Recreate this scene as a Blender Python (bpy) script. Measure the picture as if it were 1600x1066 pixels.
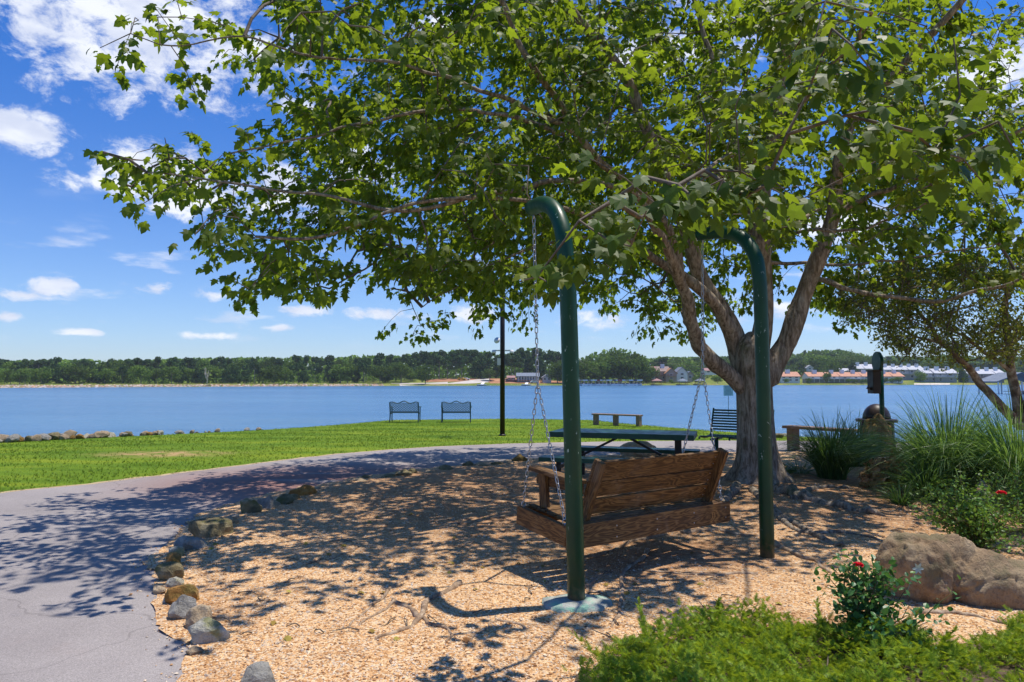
import bpy, math, random
import numpy as np
from mathutils import Vector, Matrix, noise as mnoise

for _o in list(bpy.data.objects):
    bpy.data.objects.remove(_o)
random.seed(7)
RNG = np.random.default_rng(7)
SC = bpy.context.scene
COL = SC.collection
R = math.radians

# ------------------------------------------------------------------ camera
FPX, HZ = 1067.0, 592.0                 # focal length in photo pixels, horizon row
PITCH = math.atan((HZ - 533.0) / FPX)
CAM = np.array([0.0, 0.0, 1.5])
cam = bpy.data.cameras.new('camera')
cam.sensor_width = 36.0
cam.lens = 36.0 * FPX / 1600.0
cam.clip_start = 0.05
cam.clip_end = 6000
camo = bpy.data.objects.new('camera', cam)
COL.objects.link(camo)
camo.location = CAM
camo.rotation_euler = (math.pi / 2 + PITCH, 0, 0)
SC.camera = camo

# ------------------------------------------------------------------ light
SUN_EL, SUN_AZ = 74.0, 72.0             # azimuth clockwise from +Y (straight ahead)
SUN_DIR = np.array([math.sin(R(SUN_AZ)) * math.cos(R(SUN_EL)), math.cos(R(SUN_AZ)) * math.cos(R(SUN_EL)), math.sin(R(SUN_EL))])
sun = bpy.data.lights.new('sun', 'SUN')
sun.energy = 4.2
sun.angle = R(0.53)
sun.color = (1.0, 0.93, 0.82)
suno = bpy.data.objects.new('sun', sun)
COL.objects.link(suno)
suno.rotation_euler = Vector(SUN_DIR).to_track_quat('Z', 'Y').to_euler()

SC.view_settings.view_transform = 'Standard'
SC.view_settings.look = 'None'
SC.view_settings.exposure = 0.40
SC.view_settings.gamma = 1
SC.view_settings.use_curve_mapping = False
SC.render.engine = 'CYCLES'
SC.cycles.max_bounces = 6
SC.cycles.diffuse_bounces = 3
SC.cycles.glossy_bounces = 2
SC.cycles.transmission_bounces = 3
SC.cycles.transparent_max_bounces = 8
SC.cycles.volume_bounces = 0


class NT:
    """small helper round a node tree"""
    def __init__(s, tree):
        s.t = tree
        s.t.nodes.clear()

    def n(s, typ, ins=None, **props):
        nd = s.t.nodes.new('ShaderNode' + typ)
        for k, v in props.items():
            setattr(nd, k, v)
        for k, v in (ins or {}).items():
            sock = nd.inputs[k]
            if isinstance(v, bpy.types.NodeSocket):
                s.t.links.new(v, sock)
            else:
                if isinstance(v, (tuple, list)) and len(v) == 3 and len(sock.default_value) == 4:
                    v = (*v, 1)
                sock.default_value = v
        return nd

    def math(s, op, a, b=0.0, c=0.0, clamp=False):
        return s.n('Math', {0: a, 1: b, 2: c}, operation=op, use_clamp=clamp).outputs[0]

    def vmath(s, op, a, b=(0, 0, 0)):
        return s.n('VectorMath', {0: a, 1: b}, operation=op)

    def mix(s, f, a, b, mode='MIX'):
        nd = s.t.nodes.new('ShaderNodeMix')
        nd.data_type = 'RGBA'
        nd.blend_type = mode
        for i, v in ((0, f), (6, a), (7, b)):
            if isinstance(v, bpy.types.NodeSocket):
                s.t.links.new(v, nd.inputs[i])
            else:
                nd.inputs[i].default_value = (*v, 1) if isinstance(v, (tuple, list)) and len(v) == 3 else v
        return nd.outputs[2]

    def ramp(s, f, stops, interp='LINEAR'):
        nd = s.n('ValToRGB', {0: f})
        cr = nd.color_ramp
        cr.interpolation = interp
        while len(cr.elements) < len(stops):
            cr.elements.new(0.5)
        for e, (p, c) in zip(cr.elements, stops):
            e.position = p
            if isinstance(c, (int, float)):
                c = (c, c, c)
            e.color = (*c, 1)
        return nd.outputs[0]

    def noise(s, vec, scale, detail=4, rough=0.55, dist=0.0):
        ins = {'Scale': scale, 'Detail': detail, 'Roughness': rough, 'Distortion': dist}
        if vec is not None:
            ins['Vector'] = vec
        return s.n('TexNoise', ins).outputs[0]

    def maprange(s, v, a, b, c=0.0, d=1.0, smooth=True):
        return s.n('MapRange', {0: v, 1: a, 2: b, 3: c, 4: d}, interpolation_type='SMOOTHSTEP' if smooth else 'LINEAR').outputs[0]


# ------------------------------------------------------------------ sky
world = bpy.data.worlds.new('World')
SC.world = world
world.use_nodes = True


def build_sky():
    t = NT(world.node_tree)
    sky = t.n('TexSky', sky_type='NISHITA', sun_disc=False)
    sky.sun_elevation = R(SUN_EL)
    sky.sun_rotation = R(SUN_AZ)
    sky.altitude = 250
    sky.air_density = 1.0
    sky.dust_density = 0.25
    sky.ozone_density = 2.6
    g = t.n('TexCoord').outputs['Generated']
    d = t.vmath('NORMALIZE', g).outputs[0]
    xyz = t.n('SeparateXYZ', {0: d})
    X, Y, Z = xyz.outputs
    el = t.math('ARCSINE', Z)
    az = t.math('ARCTAN2', X, Y)
    ang = t.n('CombineXYZ', {0: az, 1: el, 2: 0.0}).outputs[0]
    tint = t.mix(t.maprange(el, 0.0, 0.5), (0.62, 0.74, 0.98), (0.17, 0.54, 1.08))
    base = t.mix(1.0, sky.outputs[0], tint, 'MULTIPLY')
    # high fair-weather layer over the whole dome, in the plane of the clouds
    zz = t.math('MAXIMUM', t.math('ADD', Z, 0.06), 0.05)
    pl = t.n('CombineXYZ', {0: t.math('DIVIDE', X, zz), 1: t.math('DIVIDE', Y, zz), 2: 8.2}).outputs[0]
    n1 = t.noise(pl, 1.15, 7, 0.58, 0.25)
    lay = t.maprange(n1, 0.60, 0.82)
    lay = t.math('MULTIPLY', lay, t.maprange(el, 0.16, 0.36))
    # rows of small cumulus towards the horizon
    st = t.vmath('MULTIPLY', ang, (7.5, 27.0, 1.0)).outputs[0]
    n2 = t.noise(st, 1.5, 5, 0.55, 0.1)
    low = t.maprange(n2, 0.54, 0.72)
    low = t.math('MULTIPLY', low, t.maprange(el, 0.035, 0.075))
    low = t.math('MULTIPLY', low, t.maprange(el, 0.22, 0.14))
    low = t.math('MULTIPLY', low, 0.62)
    # the larger cumulus heaps
    edge = t.noise(t.vmath('MULTIPLY', ang, (11, 17, 1)).outputs[0], 1.7, 8, 0.66, 0.25)
    blobs = None
    for (px, py, w, h, a) in CLOUDS:
        caz = math.atan((px - 800) / FPX)
        cel = math.atan((HZ - py) / FPX * math.cos(caz))
        v = t.vmath('SUBTRACT', ang, (caz, cel, 0)).outputs[0]
        v = t.vmath('MULTIPLY', v, (FPX / w, FPX / h, 0)).outputs[0]
        ln = t.n('VectorMath', {0: v}, operation='LENGTH').outputs['Value']
        b = t.math('MULTIPLY', t.math('SUBTRACT', 1.0, ln, clamp=True), a)
        blobs = b if blobs is None else t.math('MAXIMUM', blobs, b)
    heap = t.maprange(t.math('ADD', blobs, t.math('MULTIPLY', t.math('SUBTRACT', edge, 0.5), 2.3)), 0.16, 0.70)
    heap = t.math('MULTIPLY', heap, t.maprange(blobs, 0.0, 0.12))
    m = t.math('MAXIMUM', t.math('MAXIMUM', lay, low), heap)
    shade = t.noise(t.vmath('MULTIPLY', ang, (6, 14, 1)).outputs[0], 2.0, 4, 0.5)
    ccol = t.mix(t.maprange(shade, 0.35, 0.65), (4.7, 5.1, 6.2), (6.6, 6.8, 7.2))
    col = t.mix(t.math('MULTIPLY', m, 0.93), base, ccol)
    bg = t.n('Background', {0: col, 1: 0.118})
    out = t.n('OutputWorld')
    t.t.links.new(bg.outputs[0], out.inputs[0])


# photo column, row, half width, half height, strength: where each heap stands in the sky
CLOUDS = [(15, 195, 70, 38, 1), (210, 20, 330, 130, .8), (150, 80, 150, 90, .62), (230, 262, 130, 50, 1), (160, 285, 85, 26, .9),
          (300, 300, 160, 45, .8), (450, 290, 80, 60, .8), (70, 450, 40, 20, 1), (40, 462, 60, 12, .8), (240, 450, 30, 13, .8),
          (478, 486, 55, 14, 1), (590, 490, 66, 14, 1), (10, 495, 30, 10, .8), (325, 460, 45, 14, .6), (1320, 340, 110, 50, .9),
          (930, 500, 70, 22, .7), (740, 490, 55, 22, .8), (1040, 60, 200, 70, .7), (1560, 120, 120, 70, .9), (560, 250, 120, 70, .7),
          (460, 160, 50, 22, .8), (1230, 480, 60, 20, .6), (430, 512, 60, 9, .7), (330, 525, 60, 9, .7), (120, 520, 34, 8, .8), (700, 20, 120, 40, .8)]
build_sky()


# ------------------------------------------------------------------ projection helpers (photo pixel -> place in the world)
def ray(px, py):
    x, y = (px - 800) / FPX, (533 - py) / FPX
    c, s = math.cos(PITCH), math.sin(PITCH)
    return np.array([x, c - y * s, s + y * c])


def at(px, py, Y):
    d = ray(px, py)
    return CAM + d * (Y / d[1])


def project(P):
    P = np.atleast_2d(P) - CAM
    c, s = math.cos(PITCH), math.sin(PITCH)
    dep = P[:, 1] * c + P[:, 2] * s
    up = -P[:, 1] * s + P[:, 2] * c
    dep = np.where(dep < 0.05, 0.05, dep)
    return 800 + FPX * P[:, 0] / dep, 533 - FPX * up / dep, dep


def sstep(a, b, x):
    t = np.clip((x - a) / (b - a), 0, 1)
    return t * t * (3 - 2 * t)


WATER_Z = -1.8
SHX = [-200, -60, -30, -18, -14, -12.6, -10.9, -8.6, -5.2, 0, 3.5, 5.6, 7.5, 9.6, 12, 16, 30, 60, 200]
SHY = [-40, -10, 3, 9, 13.5, 16.6, 19.3, 22.6, 29.5, 30.5, 29.5, 25, 20.5, 17.2, 15.4, 13.5, 8, -10, -60]


def shore_y(x):
    return np.interp(x, SHX, SHY)


def tz(x, y):
    x, y = np.asarray(x, float), np.asarray(y, float)
    z = -0.27 * sstep(12, 28, y)
    d = (y - shore_y(x)) * 0.75
    return z - 3.2 * sstep(0.0, 5.0, d)


def ground(px, py, extra=0.0):
    d = ray(px, py)
    lo = 1.0
    while lo < 60:
        p = CAM + d * (lo + .1)
        if p[2] <= tz(p[0], p[1]) + extra:
            break
        lo += .1
    hi = lo + .1
    for _ in range(25):
        m = (lo + hi) / 2
        p = CAM + d * m
        if p[2] > tz(p[0], p[1]) + extra:
            lo = m
        else:
            hi = m
    return CAM + d * lo


# ------------------------------------------------------------------ mesh helpers
class MB:
    """collects verts and faces of ONE mesh"""
    def __init__(s):
        s.v, s.f, s.k = [], [], 0

    def add(s, V, F):
        V = np.asarray(V, float).reshape(-1, 3)
        s.v.append(V)
        if isinstance(F, np.ndarray):
            s.f.append(F + s.k)
        else:
            s.f.extend([np.array([f], int) + s.k for f in F])
        s.k += len(V)
        return s

    def box(s, c, size, rot=None, taper=1.0):
        hx, hy, hz = [q / 2 for q in size]
        V = np.array([[-hx, -hy, -hz], [hx, -hy, -hz], [hx, hy, -hz], [-hx, hy, -hz],
                      [-hx * taper, -hy * taper, hz], [hx * taper, -hy * taper, hz], [hx * taper, hy * taper, hz], [-hx * taper, hy * taper, hz]])
        if rot is not None:
            V = V @ np.array(rot).T
        F = np.array([[0, 3, 2, 1], [4, 5, 6, 7], [0, 1, 5, 4], [1, 2, 6, 5], [2, 3, 7, 6], [3, 0, 4, 7]])
        return s.add(V + np.array(c), F)

    def beam(s, a, b, w, h, up=(0, 0, 1)):
        a, b = np.array(a, float), np.array(b, float)
        y = b - a
        L = np.linalg.norm(y)
        y = y / L
        x = np.cross(y, up)
        x /= np.linalg.norm(x)
        z = np.cross(x, y)
        return s.box((a + b) / 2, (w, L, h), np.stack([x, y, z], 1))

    def tube(s, pts, rad, sides=8, caps=True, wob=0.0):
        P = np.array(pts, float)
        n = len(P)
        rad = np.full(n, rad) if np.isscalar(rad) else np.array(rad, float)
        T = np.gradient(P, axis=0)
        T /= np.linalg.norm(T, axis=1)[:, None] + 1e-9
        ref = np.array([0, 0, 1.0]) if abs(T[0][2]) < 0.9 else np.array([1.0, 0, 0])
        u = np.cross(T[0], ref)
        u /= np.linalg.norm(u)
        a = np.linspace(0, 2 * np.pi, sides, endpoint=False)
        V = []
        for i in range(n):
            u = u - T[i] * np.dot(u, T[i])
            u /= np.linalg.norm(u) + 1e-9
            w = np.cross(T[i], u)
            rr = rad[i] * (1 + (wob * RNG.normal(size=sides) if wob else 0))
            V.append(P[i] + (np.cos(a) * rr)[:, None] * u + (np.sin(a) * rr)[:, None] * w)
        V = np.concatenate(V)
        i, j = np.meshgrid(np.arange(n - 1), np.arange(sides), indexing='ij')
        j2 = (j + 1) % sides
        F = np.stack([i * sides + j, i * sides + j2, (i + 1) * sides + j2, (i + 1) * sides + j], -1).reshape(-1, 4)
        k = s.k
        s.add(V, F)
        if caps:
            s.f.append(np.array([list(range(sides))[::-1]]) + k)
            s.f.append(np.array([[(n - 1) * sides + q for q in range(sides)]]) + k)
        return s

    def lathe(s, prof, sides=16, c=(0, 0, 0)):
        a = np.linspace(0, 2 * np.pi, sides, endpoint=False)
        V = np.concatenate([np.stack([r * np.cos(a) + c[0], r * np.sin(a) + c[1], np.full(sides, z + c[2])], 1) for r, z in prof])
        n = len(prof)
        i, j = np.meshgrid(np.arange(n - 1), np.arange(sides), indexing='ij')
        j2 = (j + 1) % sides
        F = np.stack([i * sides + j, i * sides + j2, (i + 1) * sides + j2, (i + 1) * sides + j], -1).reshape(-1, 4)
        k = s.k
        s.add(V, F)
        s.f.append(np.array([list(range(sides))[::-1]]) + k)
        s.f.append(np.array([[(n - 1) * sides + q for q in range(sides)]]) + k)
        return s

    def rep(s, TV, TF, Rm, S, T):
        """many copies of a small template: Rm (N,3,3), S (N,), T (N,3)"""
        N = len(T)
        V = np.einsum('nij,kj->nki', Rm, TV) * np.asarray(S).reshape(-1, 1, 1) + T[:, None, :]
        F = (np.asarray(TF)[None] + (np.arange(N) * len(TV))[:, None, None]).reshape(-1, TF.shape[1])
        return s.add(V.reshape(-1, 3), F)

    def mesh(s, name, mat, smooth=False, loc=(0, 0, 0)):
        V = np.concatenate(s.v) - np.array(loc)
        me = bpy.data.meshes.new(name)
        me.vertices.add(len(V))
        me.vertices.foreach_set('co', V.astype(np.float32).ravel())
        idx = np.concatenate([f.ravel() for f in s.f]).astype(np.int32)
        cnt = np.concatenate([np.full(len(f), f.shape[1]) for f in s.f]).astype(np.int32)
        me.loops.add(len(idx))
        me.loops.foreach_set('vertex_index', idx)
        me.polygons.add(len(cnt))
        me.polygons.foreach_set('loop_start', np.concatenate([[0], np.cumsum(cnt)[:-1]]).astype(np.int32))
        me.polygons.foreach_set('loop_total', cnt)
        me.polygons.foreach_set('use_smooth', np.full(len(cnt), smooth))
        me.update(calc_edges=True)
        me.validate()
        if mat:
            me.materials.append(mat)
        return me

    def obj(s, name, mat, parent=None, smooth=False, origin=None, bevel=0.0):
        """ONE mesh object; world coordinates unless it has a parent, then in the parent's own space"""
        loc = (0, 0, 0) if origin is None else origin
        o = bpy.data.objects.new(name, s.mesh(name, mat, smooth, loc))
        COL.objects.link(o)
        o.location = loc
        if parent:
            o.parent = parent
        if bevel:
            b = o.modifiers.new('bevel', 'BEVEL')
            b.width = bevel
            b.segments = 2
            b.limit_method = 'ANGLE'
        return o


def tag(o, label=None, cat=None, group=None, kind=None):
    for k, v in (('label', label), ('category', cat), ('group', group), ('kind', kind)):
        if v:
            o[k] = v
    return o


def empty(name, loc, label, cat, group=None, rz=0.0):
    o = bpy.data.objects.new(name, None)
    COL.objects.link(o)
    o.location = loc
    o.rotation_euler = (0, 0, rz)
    o.empty_display_size = 0.2
    return tag(o, label, cat, group)


def link_mesh(name, me, parent=None, loc=(0, 0, 0), rot=(0, 0, 0), sc=(1, 1, 1)):
    o = bpy.data.objects.new(name, me)
    COL.objects.link(o)
    o.location, o.rotation_euler, o.scale = loc, rot, sc
    if parent:
        o.parent = parent
    return o


def smooth_path(pts, n=8):
    P = np.array(pts, float)
    Q = np.concatenate([[2 * P[0] - P[1]], P, [2 * P[-1] - P[-2]]])
    out = []
    for i in range(1, len(Q) - 2):
        for k in range(n):
            t = k / n
            out.append(0.5 * (2 * Q[i] + (Q[i + 1] - Q[i - 1]) * t + (2 * Q[i - 1] - 5 * Q[i] + 4 * Q[i + 1] - Q[i + 2]) * t * t
                              + (-Q[i - 1] + 3 * Q[i] - 3 * Q[i + 1] + Q[i + 2]) * t ** 3))
    out.append(P[-1])
    return np.array(out)


def frames(dirs, ups):
    """rotation matrices with local y along dirs and local z near ups"""
    y = dirs / (np.linalg.norm(dirs, axis=1)[:, None] + 1e-9)
    x = np.cross(y, ups)
    x /= np.linalg.norm(x, axis=1)[:, None] + 1e-9
    z = np.cross(x, y)
    return np.stack([x, y, z], 2)


# ------------------------------------------------------------------ materials
def new_mat(name):
    m = bpy.data.materials.new(name)
    m.use_nodes = True
    return m, NT(m.node_tree)


def finish(t, col, rough=0.7, bump=None, bstr=0.3, bdist=0.02, spec=0.4, metal=0.0, extra=None):
    ins = {'Base Color': col, 'Roughness': rough, 'Metallic': metal, 'Specular IOR Level': spec}
    if bump is not None:
        ins['Normal'] = t.n('Bump', {'Height': bump, 'Strength': bstr, 'Distance': bdist}).outputs[0]
    ins.update(extra or {})
    p = t.n('BsdfPrincipled', ins)
    o = t.n('OutputMaterial', {0: p.outputs[0]})
    return p


def noisy(name, stops, scale=5, detail=6, rough=0.8, bscale=30, bstr=0.3, bdist=0.02, stretch=(1, 1, 1), spec=0.3, metal=0.0, rnd=0.0, island=0.0, dist=0.0, crough=0.6):
    m, t = new_mat(name)
    tc = t.n('TexCoord').outputs['Object']
    v = t.vmath('MULTIPLY', tc, stretch).outputs[0]
    rv = t.n('ObjectInfo').outputs['Random']
    v = t.vmath('ADD', v, t.n('CombineXYZ', {0: t.math('MULTIPLY', rv, 37.0), 1: t.math('MULTIPLY', rv, 11.0), 2: 0.0}).outputs[0]).outputs[0]
    c = t.ramp(t.noise(v, scale, detail, crough, dist), stops)
    if rnd:
        k = t.maprange(rv, 0, 1, 1 - rnd, 1 + rnd, False)
        c = t.mix(1.0, c, t.n('CombineXYZ', {0: k, 1: k, 2: k}).outputs[0], 'MULTIPLY')
    if island:
        ri = t.n('NewGeometry').outputs['Random Per Island']
        k = t.maprange(ri, 0, 1, 1 - island, 1 + island, False)
        c = t.mix(1.0, c, t.n('CombineXYZ', {0: k, 1: k, 2: k}).outputs[0], 'MULTIPLY')
    b = t.noise(v, bscale, 6, 0.6)
    finish(t, c, rough, b, bstr, bdist, spec, metal)
    return m


def leaf_mat(name, cols, trans=0.4, tcol=(0.25, 0.42, 0.03), rough=0.42, spec=0.4, island=True, objrnd=0.0):
    m, t = new_mat(name)
    g = t.n('NewGeometry')
    ri = g.outputs['Random Per Island'] if island else t.n('ObjectInfo').outputs['Random']
    c = t.ramp(ri, [(i / max(1, len(cols) - 1), q) for i, q in enumerate(cols)])
    if objrnd:
        rv = t.n('ObjectInfo').outputs['Random']
        k = t.maprange(rv, 0, 1, 1 - objrnd, 1 + objrnd, False)
        c = t.mix(1.0, c, t.n('CombineXYZ', {0: k, 1: k, 2: t.math('MULTIPLY', k, 0.9)}).outputs[0], 'MULTIPLY')
    # pale underside
    c2 = t.mix(g.outputs['Backfacing'], c, t.mix(0.25, c, (0.10, 0.14, 0.07)))
    p = t.n('BsdfPrincipled', {'Base Color': c2, 'Roughness': rough, 'Specular IOR Level': spec})
    tr = t.n('BsdfTranslucent', {'Color': t.mix(1.0, t.ramp(ri, [(0, 0.7), (1, 1.15)]), tcol, 'MULTIPLY')})
    ms = t.n('MixShader', {0: trans, 1: p.outputs[0], 2: tr.outputs[0]})
    t.n('OutputMaterial', {0: ms.outputs[0]})
    return m


M = {}
M['leaf'] = leaf_mat('maple leaf', [(0.028, 0.055, 0.006), (0.05, 0.095, 0.01), (0.075, 0.125, 0.013), (0.055, 0.085, 0.011), (0.12, 0.155, 0.014)], 0.46, (0.34, 0.46, 0.02), 0.5, 0.25)
M['leaf_one'] = leaf_mat('near maple leaf', [(0.025, 0.06, 0.008), (0.04, 0.09, 0.01), (0.055, 0.105, 0.012)], 0.36, (0.25, 0.37, 0.02), 0.5, 0.25, island=False)
M['far_leaf'] = leaf_mat('far tree leaf', [(0.045, 0.085, 0.013), (0.085, 0.15, 0.02), (0.14, 0.205, 0.03)], 0.25, (0.16, 0.28, 0.03), 0.7, 0.1, objrnd=0.5)
M['pine_leaf'] = leaf_mat('far pine needle', [(0.03, 0.07, 0.022), (0.055, 0.11, 0.03), (0.085, 0.14, 0.035)], 0.1, (0.08, 0.16, 0.03), 0.7, 0.1, objrnd=0.3)
M['rose_leaf'] = leaf_mat('rose leaf', [(0.03, 0.10, 0.035), (0.05, 0.15, 0.05), (0.10, 0.22, 0.05)], 0.22, (0.15, 0.35, 0.04), 0.4, 0.35)
M['rose_leaf2'] = leaf_mat('yellow green rose leaf', [(0.045, 0.12, 0.02), (0.09, 0.20, 0.03), (0.18, 0.31, 0.04)], 0.3, (0.25, 0.42, 0.04), 0.42, 0.3)
M['myrtle_leaf'] = leaf_mat('myrtle leaf', [(0.045, 0.095, 0.02), (0.08, 0.14, 0.02), (0.15, 0.19, 0.025), (0.16, 0.13, 0.025)], 0.4, (0.38, 0.42, 0.04), 0.45, 0.4)
M['juniper'] = leaf_mat('juniper', [(0.06, 0.12, 0.012), (0.15, 0.26, 0.018), (0.25, 0.38, 0.022), (0.38, 0.44, 0.04)], 0.35, (0.50, 0.62, 0.03), 0.55, 0.3)
M['blade'] = leaf_mat('ornamental grass blade', [(0.03, 0.11, 0.04), (0.07, 0.19, 0.06), (0.14, 0.27, 0.07), (0.24, 0.32, 0.11)], 0.38, (0.32, 0.52, 0.08), 0.4, 0.4)
M['blade_dark'] = leaf_mat('dark grass blade', [(0.015, 0.05, 0.025), (0.03, 0.09, 0.03), (0.07, 0.15, 0.03), (0.13, 0.17, 0.05)], 0.3, (0.2, 0.36, 0.05), 0.4, 0.4)
M['lawn_blade'] = leaf_mat('lawn blade', [(0.05, 0.11, 0.006), (0.09, 0.17, 0.01), (0.17, 0.24, 0.014), (0.30, 0.28, 0.05)], 0.3, (0.24, 0.36, 0.02), 0.6, 0.2)
M['dry_leaf'] = leaf_mat('dry brown leaf', [(0.28, 0.13, 0.06), (0.5, 0.29, 0.14), (0.68, 0.47, 0.27)], 0.3, (0.5, 0.3, 0.12), 0.8, 0.1)
M['fallen_leaf'] = leaf_mat('fallen leaf', [(0.30, 0.20, 0.05), (0.42, 0.36, 0.08), (0.25, 0.12, 0.05)], 0.2, (0.4, 0.3, 0.08), 0.8, 0.1, island=False)
M['petal'] = leaf_mat('red petal', [(0.62, 0.005, 0.03), (0.8, 0.01, 0.05)], 0.3, (0.8, 0.02, 0.04), 0.5, 0.3)
M['stem'] = noisy('green stem', [(0.3, (0.08, 0.12, 0.03)), (0.7, (0.14, 0.10, 0.05))], 8)
M['twig'] = noisy('grey twig', [(0.3, (0.08, 0.06, 0.045)), (0.7, (0.2, 0.16, 0.12))], 12, bstr=0.4)
M['far_trunk'] = noisy('far trunk', [(0.3, (0.12, 0.09, 0.07)), (0.7, (0.28, 0.23, 0.19))], 2)
M['galv'] = noisy('galvanised steel', [(0.3, (0.28, 0.30, 0.33)), (0.7, (0.5, 0.52, 0.55))], 40, rough=0.42, bstr=0.1, metal=0.75, spec=0.5)


def bark_mat():
    m, t = new_mat('maple bark')
    tc = t.n('TexCoord').outputs['Object']
    st = t.vmath('MULTIPLY', tc, (1, 1, 0.22)).outputs[0]
    ridg = t.noise(st, 26, 8, 0.65, 0.6)
    base = t.ramp(ridg, [(0.30, (0.055, 0.042, 0.03)), (0.45, (0.18, 0.14, 0.10)), (0.60, (0.35, 0.29, 0.225)), (0.8, (0.52, 0.46, 0.38))])
    li = t.noise(tc, 5.5, 7, 0.65, 0.4)
    base = t.mix(t.math('MULTIPLY', t.maprange(li, 0.54, 0.68), .6), base, t.ramp(t.noise(tc, 40, 4), [(0.3, (0.20, 0.19, 0.145)), (0.7, (0.42, 0.39, 0.31))]))
    mo = t.noise(tc, 3.1, 5)
    base = t.mix(t.math('MULTIPLY', t.maprange(mo, 0.58, 0.7), 0.5), base, (0.10, 0.11, 0.04))
    finish(t, base, 0.9, t.math('ADD', ridg, t.math('MULTIPLY', t.noise(tc, 60, 4), 0.3)), 1.0, 0.02, 0.2)
    return m


M['bark'] = bark_mat()
M['root'] = noisy('dry bare root', [(0.3, (0.16, 0.10, 0.06)), (0.5, (0.32, 0.22, 0.14)), (0.7, (0.5, 0.4, 0.29))], 18, bscale=60, bstr=.6)


def wood_mat(name, dark, mid, light, weather=0.25):
    """grain runs along the object's own x axis"""
    m, t = new_mat(name)
    tc = t.n('TexCoord').outputs['Object']
    rv = t.n('ObjectInfo').outputs['Random']
    off = t.n('CombineXYZ', {0: t.math('MULTIPLY', rv, 23.0), 1: t.math('MULTIPLY', rv, 7.0), 2: t.math('MULTIPLY', rv, 3.0)}).outputs[0]
    v = t.vmath('ADD', tc, off).outputs[0]
    lon = t.vmath('MULTIPLY', v, (0.9, 7, 7)).outputs[0]
    big = t.noise(lon, 1.6, 3, 0.5, 0.6)
    rings = t.math('SINE', t.math('MULTIPLY', big, 95.0))
    fine = t.noise(t.vmath('MULTIPLY', v, (3, 90, 90)).outputs[0], 1.5, 5, 0.6)
    g = t.math('ADD', t.math('MULTIPLY', rings, 0.15), t.math('ADD', t.math('MULTIPLY', fine, 0.55), 0.22))
    c = t.ramp(g, [(0.25, dark), (0.5, mid), (0.78, light)])
    kb = t.maprange(rv, 0, 1, 0.72, 1.3, False)
    c = t.mix(1.0, c, t.n('CombineXYZ', {0: kb, 1: kb, 2: kb}).outputs[0], 'MULTIPLY')
    vor = t.n('TexVoronoi', {'Vector': t.vmath('MULTIPLY', v, (1.7, 5, 5)).outputs[0], 'Scale': 1.0}).outputs['Distance']
    c = t.mix(t.maprange(vor, 0.14, 0.05), c, (dark[0] * 0.3, dark[1] * 0.3, dark[2] * 0.3))
    w = t.noise(v, 4.0, 6, 0.7, 0.3)
    c = t.mix(t.math('MULTIPLY', t.maprange(w, 0.5, 0.72), weather), c, (0.30, 0.23, 0.17))
    finish(t, c, 0.62, g, 0.4, 0.004, 0.35)
    return m


M['wood'] = wood_mat('stained pine', (0.032, 0.014, 0.005), (0.125, 0.06, 0.018), (0.27, 0.15, 0.05))
M['wood_old'] = wood_mat('weathered bench wood', (0.10, 0.055, 0.03), (0.22, 0.13, 0.075), (0.36, 0.24, 0.15), 0.5)


def paint_mat(name, col, rough=0.3, chips=True):
    m, t = new_mat(name)
    tc = t.n('TexCoord').outputs['Object']
    c = t.mix(t.maprange(t.noise(tc, 3, 5), 0.35, 0.7), col, (col[0] * 1.5 + 0.001, col[1] * 1.35, col[2] * 1.3))
    r = t.maprange(t.noise(tc, 9, 5), 0.3, 0.7, rough, rough + 0.22)
    if chips:
        st = t.vmath('MULTIPLY', tc, (1, 1, 0.45)).outputs[0]
        n = t.noise(st, 26, 6, 0.7, 0.8)
        reg = t.noise(tc, 2.3, 3)
        k = t.math('MULTIPLY', t.maprange(n, 0.635, 0.665), t.maprange(reg, 0.46, 0.56))
        c = t.mix(k, c, (0.42, 0.55, 0.50))
        du = t.noise(t.vmath('MULTIPLY', tc, (9, 9, 1.4)).outputs[0], 1.5, 5)
        zz_ = t.n('SeparateXYZ', {0: tc}).outputs[2]
        c = t.mix(t.math('MULTIPLY', t.maprange(t.math('ADD', zz_, t.math('MULTIPLY', t.noise(tc, 25, 4), .25)), .26, .12), 0.55), c, (0.22, 0.14, 0.08))
        c = t.mix(t.math('MULTIPLY', t.maprange(du, 0.55, 0.75), 0.06), c, (0.15, 0.25, 0.18))
    finish(t, c, r, t.noise(tc, 60, 3), 0.06, 0.004, 0.35, 0, {'Coat Weight': 0.1, 'Coat Roughness': 0.25})
    return m


M['green_paint'] = paint_mat('dark green gloss paint', (0.001, 0.038, 0.015), 0.3)
M['green_coat'] = paint_mat('green plastic coated steel', (0.002, 0.05, 0.034), 0.35, False)
M['teal_iron'] = paint_mat('teal cast iron', (0.004, 0.034, 0.036), 0.45, False)
M['black_paint'] = paint_mat('dark bronze paint', (0.012, 0.009, 0.010), 0.4, False)
M['brown_plastic'] = noisy('brown plastic', [(0.3, (0.02, 0.013, 0.011)), (0.7, (0.05, 0.033, 0.028))], 6, rough=0.45, bstr=0.05)
M['sign_face'] = noisy('pale green sign face', [(0.35, (0.32, 0.48, 0.38)), (0.65, (0.48, 0.6, 0.5))], 6, bstr=0.02)
M['white_plastic'] = noisy('white plastic', [(0.3, (0.62, 0.64, 0.66)), (0.7, (0.8, 0.8, 0.8))], 3, rough=0.4, bstr=0.02)
M['black_glass'] = noisy('black glass', [(0.3, (0.01, 0.01, 0.012)), (0.7, (0.02, 0.02, 0.025))], 3, rough=0.1, bstr=0.0, spec=0.6)
M['concrete'] = noisy('painted splashed concrete', [(0.3, (0.22, 0.24, 0.21)), (0.5, (0.42, 0.43, 0.38)), (0.62, (0.20, 0.42, 0.31)), (0.75, (0.5, 0.52, 0.47))], 9, bscale=60, bstr=0.6)


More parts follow.
